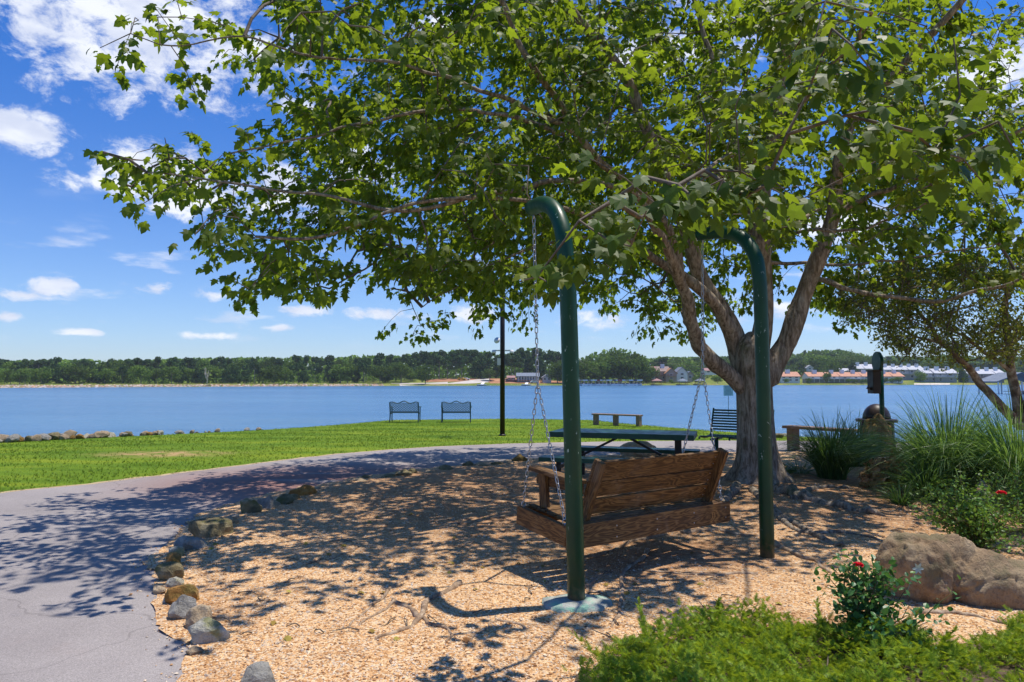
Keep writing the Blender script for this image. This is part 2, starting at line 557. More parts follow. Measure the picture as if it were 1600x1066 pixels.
def rock_mat(name, dark, mid, light, moss=None, scale=5.0):
    m, t = new_mat(name)
    tc = t.n('TexCoord').outputs['Object']
    rv = t.n('ObjectInfo').outputs['Random']
    v = t.vmath('ADD', tc, t.n('CombineXYZ', {0: t.math('MULTIPLY', rv, 31.0), 1: 0.0, 2: t.math('MULTIPLY', rv, 9.0)}).outputs[0]).outputs[0]
    n = t.noise(v, scale, 9, 0.66, 0.5)
    c = t.ramp(n, [(0.28, dark), (0.5, mid), (0.72, light)])
    sp = t.noise(v, scale * 14, 4, 0.7)
    c = t.mix(t.math('MULTIPLY', t.maprange(sp, 0.5, 0.7), 0.45), c, (dark[0] * 0.6, dark[1] * 0.6, dark[2] * 0.6))
    if moss:
        c = t.mix(t.math('MULTIPLY', t.maprange(t.noise(v, scale * 0.9, 5), 0.5, 0.62), 0.75), c, moss)
    h = t.math('ADD', t.noise(v, scale * 2.2, 9, 0.7, 0.3), t.math('MULTIPLY', sp, 0.5))
    finish(t, c, 0.88, h, 1.0, 0.03, 0.25)
    return m


M['boulder'] = rock_mat('brown boulder', (0.14, 0.09, 0.05), (0.30, 0.21, 0.125), (0.49, 0.38, 0.24), (0.18, 0.155, 0.085), 3.4)
M['rock_orange'] = rock_mat('orange rock', (0.22, 0.09, 0.02), (0.42, 0.22, 0.06), (0.5, 0.36, 0.16), (0.14, 0.12, 0.03), 7)
M['rock_grey'] = rock_mat('grey rock', (0.13, 0.12, 0.10), (0.30, 0.285, 0.25), (0.52, 0.50, 0.44), None, 8)
M['rock_pale'] = rock_mat('pale rock', (0.28, 0.25, 0.18), (0.46, 0.43, 0.34), (0.62, 0.62, 0.55), (0.26, 0.26, 0.08), 7)
M['rock_olive'] = rock_mat('olive brown rock', (0.09, 0.075, 0.04), (0.22, 0.18, 0.095), (0.40, 0.35, 0.22), (0.13, 0.13, 0.04), 6)
M['rock_tan'] = rock_mat('tan rock', (0.22, 0.15, 0.09), (0.40, 0.30, 0.19), (0.55, 0.46, 0.33), None, 6)
M['rock_yellow'] = rock_mat('yellow brown rock', (0.10, 0.06, 0.02), (0.26, 0.16, 0.05), (0.40, 0.28, 0.11), (0.10, 0.09, 0.03), 4)


def asphalt_mat():
    m, t = new_mat('worn asphalt')
    tc = t.n('TexCoord').outputs['Object']
    c = t.ramp(t.noise(tc, 0.7, 6, 0.6), [(0.3, (0.235, 0.212, 0.205)), (0.7, (0.33, 0.30, 0.288))])
    sp = t.noise(tc, 160, 3, 0.7)
    c = t.mix(1.0, c, t.ramp(sp, [(0.3, 0.62), (0.5, 0.95), (0.7, 1.35)]), 'MULTIPLY')
    st = t.noise(t.vmath('MULTIPLY', tc, (0.35, 1.3, 1)).outputs[0], 0.9, 5, 0.6, 0.3)
    d = t.n('VectorMath', {0: t.vmath('MULTIPLY', t.vmath('SUBTRACT', tc, (-2.7, 10.0, 0)).outputs[0], (0.42, 0.6, 0)).outputs[0]}, operation='LENGTH').outputs['Value']
    red = t.math('MULTIPLY', t.maprange(d, 1.6, 0.3), t.maprange(st, 0.30, 0.5))
    c = t.mix(t.math('MULTIPLY', red, 0.85), c, (0.235, 0.11, 0.085))
    st2 = t.maprange(t.noise(tc, 1.7, 6, 0.65, 0.5), 0.55, 0.72)
    c = t.mix(t.math('MULTIPLY', st2, 0.22), c, (0.30, 0.22, 0.19))
    crack = t.n('TexVoronoi', {'Vector': t.vmath('ADD', tc, t.vmath('MULTIPLY', t.n('TexNoise', {'Vector': tc, 'Scale': 1.5, 'Detail': 4.0}).outputs[1], (0.7, 0.7, 0)).outputs[0]).outputs[0], 'Scale': 0.33}, feature='DISTANCE_TO_EDGE').outputs['Distance']
    c = t.mix(t.math('MULTIPLY', t.maprange(crack, 0.004, 0.0005), 0.3), c, (0.07, 0.06, 0.06))
    finish(t, c, 0.9, sp, 0.35, 0.004, 0.25)
    return m


def mulch_mat():
    m, t = new_mat('gravel and wood chip bed')
    tc = t.n('TexCoord').outputs['Object']
    vn = t.n('TexVoronoi', {'Vector': tc, 'Scale': 75.0, 'Randomness': 1.0})
    cell = t.n('SeparateColor', {0: vn.outputs['Color']}).outputs[0]
    chips = t.ramp(cell, [(0.0, (0.28, 0.135, 0.055)), (0.25, (0.50, 0.27, 0.115)), (0.5, (0.64, 0.39, 0.19)), (0.75, (0.76, 0.54, 0.31)), (1.0, (0.52, 0.42, 0.32))])
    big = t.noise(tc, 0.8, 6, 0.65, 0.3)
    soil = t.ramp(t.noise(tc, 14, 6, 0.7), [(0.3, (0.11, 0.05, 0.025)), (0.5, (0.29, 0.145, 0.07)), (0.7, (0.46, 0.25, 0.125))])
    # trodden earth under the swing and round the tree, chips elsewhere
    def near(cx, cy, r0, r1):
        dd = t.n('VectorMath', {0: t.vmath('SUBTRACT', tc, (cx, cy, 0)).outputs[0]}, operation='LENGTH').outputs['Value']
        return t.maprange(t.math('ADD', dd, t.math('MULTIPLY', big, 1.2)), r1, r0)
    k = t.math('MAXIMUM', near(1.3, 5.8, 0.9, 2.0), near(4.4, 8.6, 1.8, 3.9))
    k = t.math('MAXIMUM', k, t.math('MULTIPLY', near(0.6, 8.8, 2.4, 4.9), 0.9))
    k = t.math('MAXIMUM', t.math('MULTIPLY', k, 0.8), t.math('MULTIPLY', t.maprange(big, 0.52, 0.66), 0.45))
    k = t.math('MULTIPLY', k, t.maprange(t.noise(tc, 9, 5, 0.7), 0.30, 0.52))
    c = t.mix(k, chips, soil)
    h = t.math('ADD', t.math('MULTIPLY', vn.outputs['Distance'], -1.0), t.noise(tc, 30, 4))
    finish(t, c, 0.9, h, 0.8, 0.012, 0.2)
    return m


def grass_mat():
    m, t = new_mat('mown lawn')
    tc = t.n('TexCoord').outputs['Object']
    f = t.noise(t.vmath('MULTIPLY', tc, (1, 0.55, 1)).outputs[0], 55, 5, 0.75)
    c = t.ramp(f, [(0.3, (0.05, 0.10, 0.008)), (0.5, (0.11, 0.19, 0.012)), (0.7, (0.21, 0.28, 0.025))])
    p = t.noise(t.vmath('MULTIPLY', tc, (0.35, 1.0, 1)).outputs[0], 0.9, 6, 0.62, 0.3)
    c = t.mix(1.0, c, t.ramp(p, [(0.32, (0.55, 0.66, 0.5)), (0.5, (1.0, 1.0, 1.0)), (0.66, (1.6, 1.25, 1.2))]), 'MULTIPLY')
    d = t.n('VectorMath', {0: t.vmath('MULTIPLY', t.vmath('SUBTRACT', tc, (-7.0, 13.9, 0)).outputs[0], (0.55, 1.1, 0)).outputs[0]}, operation='LENGTH').outputs['Value']
    k = t.math('MULTIPLY', t.maprange(d, 1.1, 0.1), t.maprange(t.noise(tc, 3, 5, 0.7), 0.36, 0.6))
    c = t.mix(k, c, (0.42, 0.27, 0.13))
    finish(t, c, 0.95, f, 0.6, 0.03, 0.1)
    return m


def far_ground_mat():
    m, t = new_mat('far bank turf')
    tc = t.n('TexCoord').outputs['Object']
    c = t.ramp(t.noise(tc, 0.06, 6, 0.7), [(0.3, (0.07, 0.12, 0.02)), (0.5, (0.15, 0.19, 0.03)), (0.7, (0.30, 0.27, 0.08))])
    finish(t, c, 0.95, None, spec=0.1)
    return m


def water_mat():
    m, t = new_mat('lake water')
    tc = t.n('TexCoord').outputs['Object']
    v = t.vmath('MULTIPLY', tc, (0.55, 1.0, 1)).outputs[0]
    n = t.math('ADD', t.noise(v, 1.3, 6, 0.62, 0.4), t.math('MULTIPLY', t.noise(v, 0.23, 3, 0.5, 0.2), 0.9))
    wind = t.noise(t.vmath('MULTIPLY', tc, (0.2, 1.0, 1)).outputs[0], 0.035, 4, 0.6, 0.2)
    bmp = t.n('Bump', {'Height': n, 'Strength': t.maprange(t.math('ADD', t.math('MULTIPLY', wind, .5), t.math('MULTIPLY', t.noise(t.vmath('MULTIPLY', tc, (0.18, 1.0, 1)).outputs[0], 0.30, 5, 0.65, 0.2), .5)), 0.38, 0.62, 0.25, 1.0), 'Distance': 0.5})
    c = t.mix(t.maprange(wind, 0.35, 0.65), (0.055, 0.15, 0.275), (0.09, 0.205, 0.335))
    p = t.n('BsdfPrincipled', {'Base Color': c, 'Roughness': 0.22, 'IOR': 1.33, 'Specular IOR Level': 0.5, 'Normal': bmp.outputs[0]})
    t.n('OutputMaterial', {0: p.outputs[0]})
    return m


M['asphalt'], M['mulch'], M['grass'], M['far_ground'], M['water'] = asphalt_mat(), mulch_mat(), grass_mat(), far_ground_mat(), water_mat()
M['pebble'] = leaf_mat('pebbles and chips', [(0.24, 0.11, 0.045), (0.52, 0.28, 0.12), (0.66, 0.41, 0.20), (0.80, 0.62, 0.42), (0.64, 0.55, 0.44), (0.16, 0.075, 0.035)], 0.0, (0.3, 0.2, 0.1), 0.8, 0.2)
M['sand'] = noisy('pale sand', [(0.3, (0.5, 0.42, 0.32)), (0.7, (0.68, 0.6, 0.5))], 0.4)
M['red_earth'] = noisy('red earth', [(0.3, (0.22, 0.08, 0.04)), (0.5, (0.36, 0.16, 0.08)), (0.7, (0.45, 0.27, 0.14))], 0.25)
M['ramp_concrete'] = noisy('pale ramp', [(0.3, (0.42, 0.37, 0.32)), (0.7, (0.58, 0.54, 0.5))], 0.3)
M['soil'] = noisy('dark soil', [(0.3, (0.05, 0.035, 0.02)), (0.7, (0.12, 0.08, 0.05))], 9)

# ------------------------------------------------------------------ ground, path, bed, water
def grid_mesh(xs, ys, zf):
    X, Y = np.meshgrid(xs, ys, indexing='ij')
    Z = zf(X, Y)
    V = np.stack([X, Y, Z], -1).reshape(-1, 3)
    n, k = len(xs), len(ys)
    i, j = np.meshgrid(np.arange(n - 1), np.arange(k - 1), indexing='ij')
    F = np.stack([i * k + j, (i + 1) * k + j, (i + 1) * k + j + 1, i * k + j + 1], -1).reshape(-1, 4)
    return MB().add(V, F)


def lump(x, y, s, seed=0.0):
    x, y = np.broadcast_arrays(np.asarray(x, float), np.asarray(y, float))
    return np.array([mnoise.noise((a * s + seed, b * s, seed)) for a, b in zip(x.ravel(), y.ravel())]).reshape(x.shape)


xs = np.concatenate([np.linspace(-200, -24, 30), np.linspace(-22, 22, 150), np.linspace(24, 200, 30)])
ys = np.concatenate([np.linspace(-120, -6, 20), np.linspace(-5, 40, 150), [44, 50, 60, 80]])
tag(grid_mesh(xs, ys, lambda X, Y: tz(X, Y) - 0.004).obj('lawn_ground', M['grass'], smooth=True), kind='structure')
tag(grid_mesh(np.linspace(-1450, 1850, 30), np.linspace(-125, 1240, 30), lambda X, Y: X * 0 - 6.0).obj('lake_bed', M['soil']), kind='structure')
tag(grid_mesh(np.linspace(-900, 900, 40), np.linspace(-60, 460, 30), lambda X, Y: X * 0 + WATER_Z).obj('lake_water', M['water']), kind='structure')

# far edge of the path (lawn side) and the edge of the planting bed, as places on the ground
FAR_EDGE = np.array([ground(*p)[:2] for p in [(0, 773), (130, 760), (250, 745), (400, 726), (550, 709), (700, 698.5), (860, 693), (1050, 690), (1240, 690), (1440, 694), (1590, 697)]])
FAR_EDGE = np.concatenate([[(-5.5, -4.0), (-6.6, 0.5), (-7.6, 4.0), (-7.6, 6.6)], FAR_EDGE, [(14, 15.0 - 1.5), (26, 8), (40, 0)]])
NEAR_EDGE = np.array([ground(*p)[:2] for p in [(292, 1062), (262, 1000), (243, 950), (228, 905), (240, 872), (268, 845), (300, 815), (370, 786), (450, 768), (555, 750), (640, 737), (740, 726), (850, 717), (1000, 712), (1140, 709), (1260, 708), (1440, 722), (1590, 728)]])
NEAR_EDGE = np.concatenate([[(-1.0, -4.0), (-1.15, 0.0), (-1.4, 2.2)], NEAR_EDGE, [(13, 11.0), (24, 6), (38, -3)]])


def arc(P, n):
    P = smooth_path(np.c_[P, np.zeros(len(P))], 6)[:, :2]
    s = np.r_[0, np.cumsum(np.linalg.norm(np.diff(P, axis=0), axis=1))]
    t = np.linspace(0, s[-1], n)
    return np.c_[np.interp(t, s, P[:, 0]), np.interp(t, s, P[:, 1])]


def strip(A, B, k, zf, jitter=0.0):
    n = len(A)
    t = np.linspace(0, 1, k)[None, :, None]
    P = A[:, None] * (1 - t) + B[:, None] * t
    if jitter:
        P[:, 0] += np.random.default_rng(3).normal(size=(n, 2)) * jitter
    Z = zf(P[..., 0], P[..., 1])
    V = np.concatenate([P, Z[..., None]], -1).reshape(-1, 3)
    i, j = np.meshgrid(np.arange(n - 1), np.arange(k - 1), indexing='ij')
    F = np.stack([i * k + j, i * k + j + 1, (i + 1) * k + j + 1, (i + 1) * k + j], -1).reshape(-1, 4)
    return MB().add(V, F)


NP_ = 260
fe, ne = arc(FAR_EDGE, NP_), arc(NEAR_EDGE, NP_)
centre = np.array([2.0, 5.0])
ne_in = ne + (centre - ne) / np.linalg.norm(centre - ne, axis=1)[:, None] * 0.5
tag(strip(fe, ne_in, 14, lambda x, y: tz(x, y) + 0.015, 0.02).obj('path', M['asphalt'], smooth=True), kind='structure')
# worn earth verge between the lawn and the path
verge_out = fe + (fe - ne) / np.linalg.norm(fe - ne, axis=1)[:, None] * 0.16
tag(strip(verge_out, fe - (fe - ne) * 0.02, 3, lambda x, y: tz(x, y) + 0.009, 0.03).obj('verge', noisy('worn verge', [(0.3, (0.28, 0.2, 0.1)), (0.7, (0.5, 0.4, 0.22))], 6), smooth=True), kind='structure')


def edge_dist(x, y):
    x, y = np.broadcast_arrays(np.asarray(x, float), np.asarray(y, float))
    out = np.full(x.size, 9.0)
    E = ne[::2]
    for q in range(0, x.size, 4000):
        P = np.c_[x.ravel()[q:q + 4000], y.ravel()[q:q + 4000]]
        out[q:q + 4000] = np.min(np.hypot(P[:, :1] - E[None, :, 0], P[:, 1:] - E[None, :, 1]), axis=1)
    return out.reshape(x.shape)


def bed_z(x, y):
    e = lump(x, y, 1.1, 3.3) * 0.035 + lump(x, y, 4.0, 1.3) * 0.012
    d = np.hypot(np.asarray(x) - 3.25, np.asarray(y) - 8.8)
    k = sstep(-.03, .55, edge_dist(x, y))
    return tz(x, y) + 0.014 + (0.045 + e) * k + 0.10 * np.exp(-(d / 1.1) ** 2)


bed_edge = np.concatenate([ne, [(38, -6), (10, -6), (2, -6), (-1, -5)]])
bed_edge = np.concatenate([bed_edge, bed_edge[:1]])
bs = np.r_[0, np.cumsum(np.linalg.norm(np.diff(bed_edge, axis=0), axis=1))]
NB = 1300
be = np.c_[np.interp(np.linspace(0, bs[-1], NB), bs, bed_edge[:, 0]), np.interp(np.linspace(0, bs[-1], NB), bs, bed_edge[:, 1])]
be = be + np.c_[lump(be[:, 0], be[:, 1], 1.7, 9.1), lump(be[:, 0], be[:, 1], 1.7, 4.4)] * .09
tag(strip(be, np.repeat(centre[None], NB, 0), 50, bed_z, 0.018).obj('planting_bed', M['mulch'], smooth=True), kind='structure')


def inside(P, poly):
    x, y = P[:, 0], P[:, 1]
    c = np.zeros(len(P), bool)
    j = len(poly) - 1
    for i in range(len(poly)):
        xi, yi, xj, yj = *poly[i], *poly[j]
        hit = ((yi > y) != (yj > y)) & (x < (xj - xi) * (y - yi) / (yj - yi + 1e-12) + xi)
        c ^= hit
        j = i
    return c


# loose pebbles and chips on the bed, thickest near the viewer
N = 66000
Yp = 2.6 + RNG.random(N) ** 1.5 * 6.5
Xp = (RNG.random(N) * 1.7 - 0.85) * Yp + 0.1
P = np.c_[Xp, Yp]
edge_in = inside(P, be)
spill = inside(P + RNG.normal(size=P.shape) * 0.07, be) & (RNG.random(N) < 0.9)
P = P[edge_in | spill]
bare = np.exp(-(((P[:, 0] - 1.3) / 1.0) ** 2 + ((P[:, 1] - 5.9) / 0.7) ** 2))
P = P[RNG.random(len(P)) > bare * 0.85]
ins = inside(P, be)
Zp = np.where(ins, bed_z(P[:, 0], P[:, 1]), 0.018) + 0.002
OCT = np.array([[1, 0, 0], [0, 1, 0], [-1, 0, 0], [0, -1, 0], [0.1, 0, 0.55], [0, 0.1, -0.5]], float)
OCF = np.array([[0, 1, 4], [1, 2, 4], [2, 3, 4], [3, 0, 4], [1, 0, 5], [2, 1, 5], [3, 2, 5], [0, 3, 5]])
a = RNG.random(len(P)) * 6.28
dirs = np.c_[np.cos(a), np.sin(a), RNG.normal(size=len(P)) * 0.25]
ups = np.c_[RNG.normal(size=(len(P), 2)) * 0.3, np.ones(len(P))]
mb = MB()
TV = OCT * np.array([0.75, 1.1, 1.0])
mb.rep(TV, OCF, frames(dirs, ups), 0.004 + 0.0065 * RNG.random(len(P)) ** 2 + .007 * (RNG.random(len(P)) < .05), np.c_[P, Zp])
tag(mb.obj('gravel', M['pebble']), 'loose tan pebbles and wood chips over the tree bed', 'gravel', kind='stuff')

# lawn blades
N = 150000
Y = 7.5 + 23 * RNG.random(N) ** 1.35
X = -20 + 36 * RNG.random(N)
path_poly = np.concatenate([fe, ne[::-1]])
P = np.c_[X, Y]
ok = (Y < shore_y(X) + 0.3) & ~inside(P, path_poly) & ~inside(P, be) & (np.abs(X) < Y * 0.85 + 1)
feY = np.interp(X, FAR_EDGE[4:, 0], FAR_EDGE[4:, 1])
ok &= (Y > feY) | (X < -6.6)
P = P[ok]
dd = np.hypot((P[:, 0] + 7.0) * 0.55, (P[:, 1] - 13.9) * 1.1)
P = P[(RNG.random(len(P)) > 0.9 * np.exp(-(dd / 0.9) ** 2)) & (RNG.random(len(P)) < .75 + .9 * lump(P[:, 0] * .6, P[:, 1] * 1.4, .8, 2.2))]
T = np.c_[P, tz(P[:, 0], P[:, 1]) - 0.006]
TV = np.array([[-.14, 0, 0], [.1, .03, 0], [-.3, .25, .9], [0, 0, 0], [.2, -.05, 0], [.35, -.2, 1.0], [-.05, .1, 0], [.12, .12, 0], [.05, -.35, .75]])
TF = np.array([[0, 1, 2], [3, 4, 5], [6, 7, 8]])
a = RNG.random(len(P)) * 6.28
mb = MB()
mb.rep(TV, TF, frames(np.c_[np.cos(a), np.sin(a), a * 0], np.tile([0, 0, 1.0], (len(P), 1))), 0.022 + 0.028 * RNG.random(len(P)), T)
tag(mb.obj('lawn_grass', M['lawn_blade']), 'short bright green mown grass between path and lake', 'grass', kind='stuff')


# ------------------------------------------------------------------ rocks
def rock_mesh(name, mat, seed, sx, sy, sz, sub=3, angular=0.5, amp=0.25, flat_bottom=True):
    rs = np.random.default_rng(seed)
    import bmesh
    bm = bmesh.new()
    bmesh.ops.create_icosphere(bm, subdivisions=sub, radius=1.0)
    planes = [(q / np.linalg.norm(q), 0.55 + 0.3 * rs.random()) for q in rs.normal(size=(9, 3))]
    off = rs.random(3) * 40
    for v in bm.verts:
        p = np.array(v.co)
        for nrm, d in planes:
            k = p @ nrm - d
            if k > 0:
                p = p - nrm * k * angular * 1.6
        nv = mnoise.fractal(Vector(p * 1.6 + off), 1.0, 2.0, 5)
        p = p * (1 + amp * nv)
        if flat_bottom and p[2] < -0.45:
            p[2] = -0.45 + (p[2] + 0.45) * 0.2
        v.co = p * np.array([sx, sy, sz])
    me = bpy.data.meshes.new(name)
    bm.to_mesh(me)
    bm.free()
    me.polygons.foreach_set('use_smooth', [angular < 0.35] * len(me.polygons))
    me.materials.append(mat)
    return me


EDGE_STONES = [  # base column, base row, width px, height px, colour, label
    (318, 1006, 66, 40, 'pale', 'flat whitish green slab, the last edging stone towards the bottom of the path'),
    (304, 984, 48, 36, 'tan', 'tan rounded edging stone leaning behind the whitish slab'),
    (282, 966, 46, 32, 'grey', 'light grey angular edging stone beside the big orange one'),
    (277, 945, 54, 34, 'orange', 'bright orange brown block stone at the outermost bend of the edging'),
    (271, 917, 26, 16, 'pale', 'small pale stone half buried behind the orange block'),
    (259, 906, 40, 32, 'olive', 'olive brown stone propped against a small orange stone'),
    (267, 886, 32, 22, 'orange', 'small rounded orange stone above the olive brown one'),
    (273, 872, 26, 18, 'pale', 'small cream stone touching the blue grey rock'),
    (292, 864, 52, 30, 'grey', 'blue grey faceted rock in front of the largest edging rock'),
    (320, 844, 66, 42, 'olive', 'largest dark olive edging rock, cracked across the top'),
    (385, 808, 38, 36, 'olive', 'wedge shaped brown rock beyond the gap in the edging'),
    (411, 801, 28, 32, 'grey', 'upright narrow grey rock between two brown ones'),
    (440, 790, 32, 20, 'olive', 'low brown rock next to the yellowish one'),
    (470, 777, 44, 18, 'orange', 'long low yellow orange rock by the reddish path stain'),
    (397, 1080, 66, 34, 'grey', 'grey rock lying alone on the gravel at the bottom edge'),
    (557, 757, 32, 9, 'tan', 'flat tan stone sunk at the start of the far edging'),
    (568, 751, 18, 9, 'olive', 'tiny brown stone behind the flat tan one'),
    (607, 749, 24, 8, 'olive', 'thin brown stone left of a pair of mossy ones'),
    (627, 746, 28, 13, 'olive', 'mossy brown stone, left one of a pair'),
    (644, 742, 16, 10, 'olive', 'small mossy stone, right one of a pair'),
    (670, 741, 26, 7, 'tan', 'low tan stone between the mossy pair and a domed stone'),
    (695, 738, 30, 12, 'olive', 'domed olive stone in the middle of the far edging'),
    (731, 731, 18, 10, 'olive', 'round dark stone left of a flat one'),
    (752, 730, 26, 8, 'tan', 'flat stone in the far edging, next to a round dark one'),
    (814, 723, 26, 13, 'rust', 'yellowish stone at the far edging nearest to the swing chain'),
    (1000, 716, 60, 26, 'tan', 'pale wedge shaped rock behind the picnic table'),
    (962, 722, 30, 12, 'tan', 'low tan rock under the picnic table bench'),
]
MATOF = {'pale': 'rock_pale', 'tan': 'rock_tan', 'grey': 'rock_grey', 'orange': 'rock_orange', 'olive': 'rock_olive', 'rust': 'rock_yellow'}
for i, (px, py, w, h, c, lab) in enumerate(EDGE_STONES):
    g = ground(px, py, 0.03)
    dep = g[1]
    sx = w / FPX * dep / 2 * 1.1
    sz = h / FPX * dep * 0.68
    me = rock_mesh('edging_stone', M[MATOF[c]], 100 + i, sx, sx * 0.72, sz, 3, 0.62, 0.18)
    o = link_mesh('edging_stone', me, None, (g[0], g[1] + sx * 0.5, 0.03 + sz * 0.36), (0, 0, random.uniform(-.5, .5)))
    tag(o, lab, 'stone', 'stones edging the tree bed')

FILL = [(300, 1022, 30, 14, 'tan'), (262, 940, 22, 14, 'pale'), (246, 925, 22, 14, 'tan'), (350, 826, 34, 22, 'tan'), (362, 815, 26, 18, 'grey'), (495, 771, 30, 11, 'tan'), (515, 766, 26, 10, 'olive'), (536, 762, 24, 10, 'tan'),
        (585, 753, 20, 8, 'grey'), (428, 794, 20, 14, 'tan'), (455, 783, 22, 13, 'olive'), (280, 852, 24, 16, 'tan'), (716, 735, 20, 8, 'tan'), (775, 727, 24, 8, 'olive'), (794, 725, 20, 8, 'tan'), (345, 838, 26, 16, 'rust')]
for i, (px, py, w, h, c) in enumerate(FILL):
    g = ground(px, py, 0.03)
    dep = g[1]
    sx = w / FPX * dep / 2 * 1.1
    sz = h / FPX * dep * 0.62
    o = link_mesh('edging_stone', rock_mesh('edging_stone', M[MATOF[c]], 180 + i, sx, sx * .75, sz, 3, .6, .2), None, (g[0], g[1] + sx * .5, .02 + sz * .36), (0, 0, i * 1.3))
    tag(o, 'small filler stone wedged between the larger stones of the bed edging', 'stone', 'small stones wedged in the edging')

# riprap along the near shore
rp = [rock_mesh('shore_rock', M[k], 300 + i, 1, 0.8, 0.7, 2, 0.6, 0.2) for i, k in enumerate(['rock_pale', 'rock_tan', 'rock_grey', 'rock_orange', 'rock_pale', 'rock_tan', 'rock_olive'])]
rs = random.Random(5)
k = 0
while k < 150:
    px = rs.uniform(-40, 400)
    X0 = np.interp(px, [-40, 0, 200, 390], [-13.6, -12.7, -10.9, -8.6]) + rs.uniform(-.25, .25)
    Y0 = shore_y(X0) + rs.uniform(-0.1, 1.5)
    s = rs.uniform(0.07, 0.19) * (1.15 if px < 200 else 0.75)
    if px > 210 and rs.random() < 0.45:
        continue
    k += 1
    o = link_mesh('shore_rock', rs.choice(rp), None, (X0, Y0, float(tz(X0, Y0)) + s * 0.35), (rs.uniform(-.4, .4), rs.uniform(-.4, .4), rs.uniform(0, 6)), (s, s, s))
    tag(o, 'broken pale or rusty rock of the bank between lawn and lake', 'rock', 'rocks along the near shore')
for (px, py, s, lab) in [(958, 657, .14, 'low grey rock at the water left of the shore bench'), (1016, 660, .13, 'small grey rock at the water right of the shore bench'),
                         (1100, 668, .2, 'flat pale rock on the bank behind the slatted bench'), (1216, 684, .16, 'pale rock on the bank just right of the maple trunk'), (1228, 682, .12, 'tiny pale rock at the left leg of the plank bench')]:
    g = ground(px, py)
    tag(link_mesh('shore_rock', rp[k % 7], None, (g[0], g[1], g[2] + s * .3), (0, 0, k), (s * 1.4, s, s * .7)), lab, 'rock')
    k += 1

# the big boulder on the right: two masses grown together
def boulder():
    import bmesh
    bm = bmesh.new()
    bmesh.ops.create_icosphere(bm, subdivisions=6, radius=1.0)
    lobes = [((-0.20, 0.05, 0.11), (0.36, 0.30, 0.32)), ((0.02, 0.10, 0.10), (0.36, 0.3, 0.29)), ((0.30, 0.0, 0.04), (0.36, 0.34, 0.25)), ((0.58, -0.02, 0.0), (0.3, 0.34, 0.25))]
    off = Vector((3.1, 7.7, 1.9))
    for v in bm.verts:
        d = np.array(v.co)
        best = 0
        for c, r in lobes:          # farthest hit of a ray from the centre through each lobe
            c, r = np.array(c), np.array(r)
            A = np.sum((d / r) ** 2)
            B = -2 * np.sum(d * c / r ** 2)
            Cc = np.sum((c / r) ** 2) - 1
            disc = B * B - 4 * A * Cc
            if disc > 0:
                best = max(best, (-B + math.sqrt(disc)) / 2 / A)
        best = max(best, 0.12)
        p = Vector(d * best)
        n = mnoise.fractal(p * 2.4 + off, 1.0, 2.0, 6) * 0.075 + mnoise.noise(p * 5.5 + off) * 0.03 + abs(mnoise.noise(p * 11 + off)) * -.03 - abs(mnoise.noise(p * 24 + off)) * .012
        n -= max(0, 0.06 - abs(mnoise.noise(p * 2.2 + off * 2))) * 0.5
        p = p * (1 + n / max(best, .2))
        v.co = p
    me = bpy.data.meshes.new('boulder')
    bm.to_mesh(me)
    bm.free()
    me.polygons.foreach_set('use_smooth', [True] * len(me.polygons))
    me.materials.append(M['boulder'])
    g = ground(1520, 950, 0.05)
    o = link_mesh('boulder', me, None, (g[0] - 0.05, g[1] + 0.20, 0.09), (0, 0, -0.12), (0.74, 0.76, 0.95))
    tag(o, 'large smooth brown boulder with a double hump beside the rose bushes', 'boulder')


boulder()

# ------------------------------------------------------------------ swing posts
SWING_U = np.array([0.823, 0.568, 0.0])
SWING_V = np.array([-0.568, 0.823, 0.0])


def swing_post(pts, r, label, pad):
    base = np.array(pts[0])
    root = empty('swing_post', (base[0], base[1], 0.05), label, 'swing post', 'green posts of the swing')
    P = smooth_path(pts, 10) - np.array([base[0], base[1], 0.05])
    P[0][2] = -0.15
    mb = MB()
    mb.tube(P, r, 28, caps=True)
    mb.obj('pipe', M['green_paint'], root, smooth=True)
    e, d = P[-1], P[-1] - P[-2]
    d /= np.linalg.norm(d)
    mb = MB().tube([e - d * 0.012, e + d * 0.004], [r * 1.03, r * 1.03], 28)
    mb.obj('end_cap', M['green_paint'], root)
    ea = P[-1] - d * 0.03
    mb = MB()
    mb.tube([ea + [0, 0, -r + .005], ea + [0, 0, -r - .03]], 0.008, 8)
    mb.obj('eye_bolt', M['galv'], root, smooth=True)
    if pad:
        m = MB()
        a = np.linspace(0, 2 * np.pi, 40, endpoint=False)
        rr = 0.19 * (1 + 0.10 * np.sin(a * 2 + 1) + 0.06 * np.sin(a * 5) + 0.04 * np.sin(a * 9 + 2))
        ring = lambda s, z: np.c_[np.cos(a) * rr * s * 1.12, np.sin(a) * rr * s, np.full(40, z)]
        V = np.concatenate([ring(1.0, -.05), ring(0.96, 0.012), ring(0.6, .03), ring(0.25, .035)])
        F = np.concatenate([np.stack([q * 40 + np.arange(40), q * 40 + (np.arange(40) + 1) % 40, (q + 1) * 40 + (np.arange(40) + 1) % 40, (q + 1) * 40 + np.arange(40)], 1) for q in range(3)])
        m.add(V, F)
        m.obj('concrete_footing', M['concrete'], root, smooth=True)
    return np.array([base[0], base[1], 0.05]) + ea + [0, 0, -r - .02]


hook1 = swing_post([at(901, 941, 4.50), at(889, 500, 4.50), at(883, 392, 4.50), at(877, 352, 4.54), at(864, 326, 4.66), at(848, 319, 4.84), at(832, 325, 5.06)], 0.057,
                   'nearer green steel pipe post with hooked top, standing in a splashed concrete pad', True)
hook2 = swing_post([at(1199, 868, 5.66), at(1190, 520, 5.66), at(1186, 430, 5.66), at(1178, 396, 5.70), at(1158, 371, 5.82), at(1130, 363, 6.0), at(1094, 366, 6.25)], 0.057,
                   'farther green steel pipe post with hooked top, in front of the maple trunk', False)

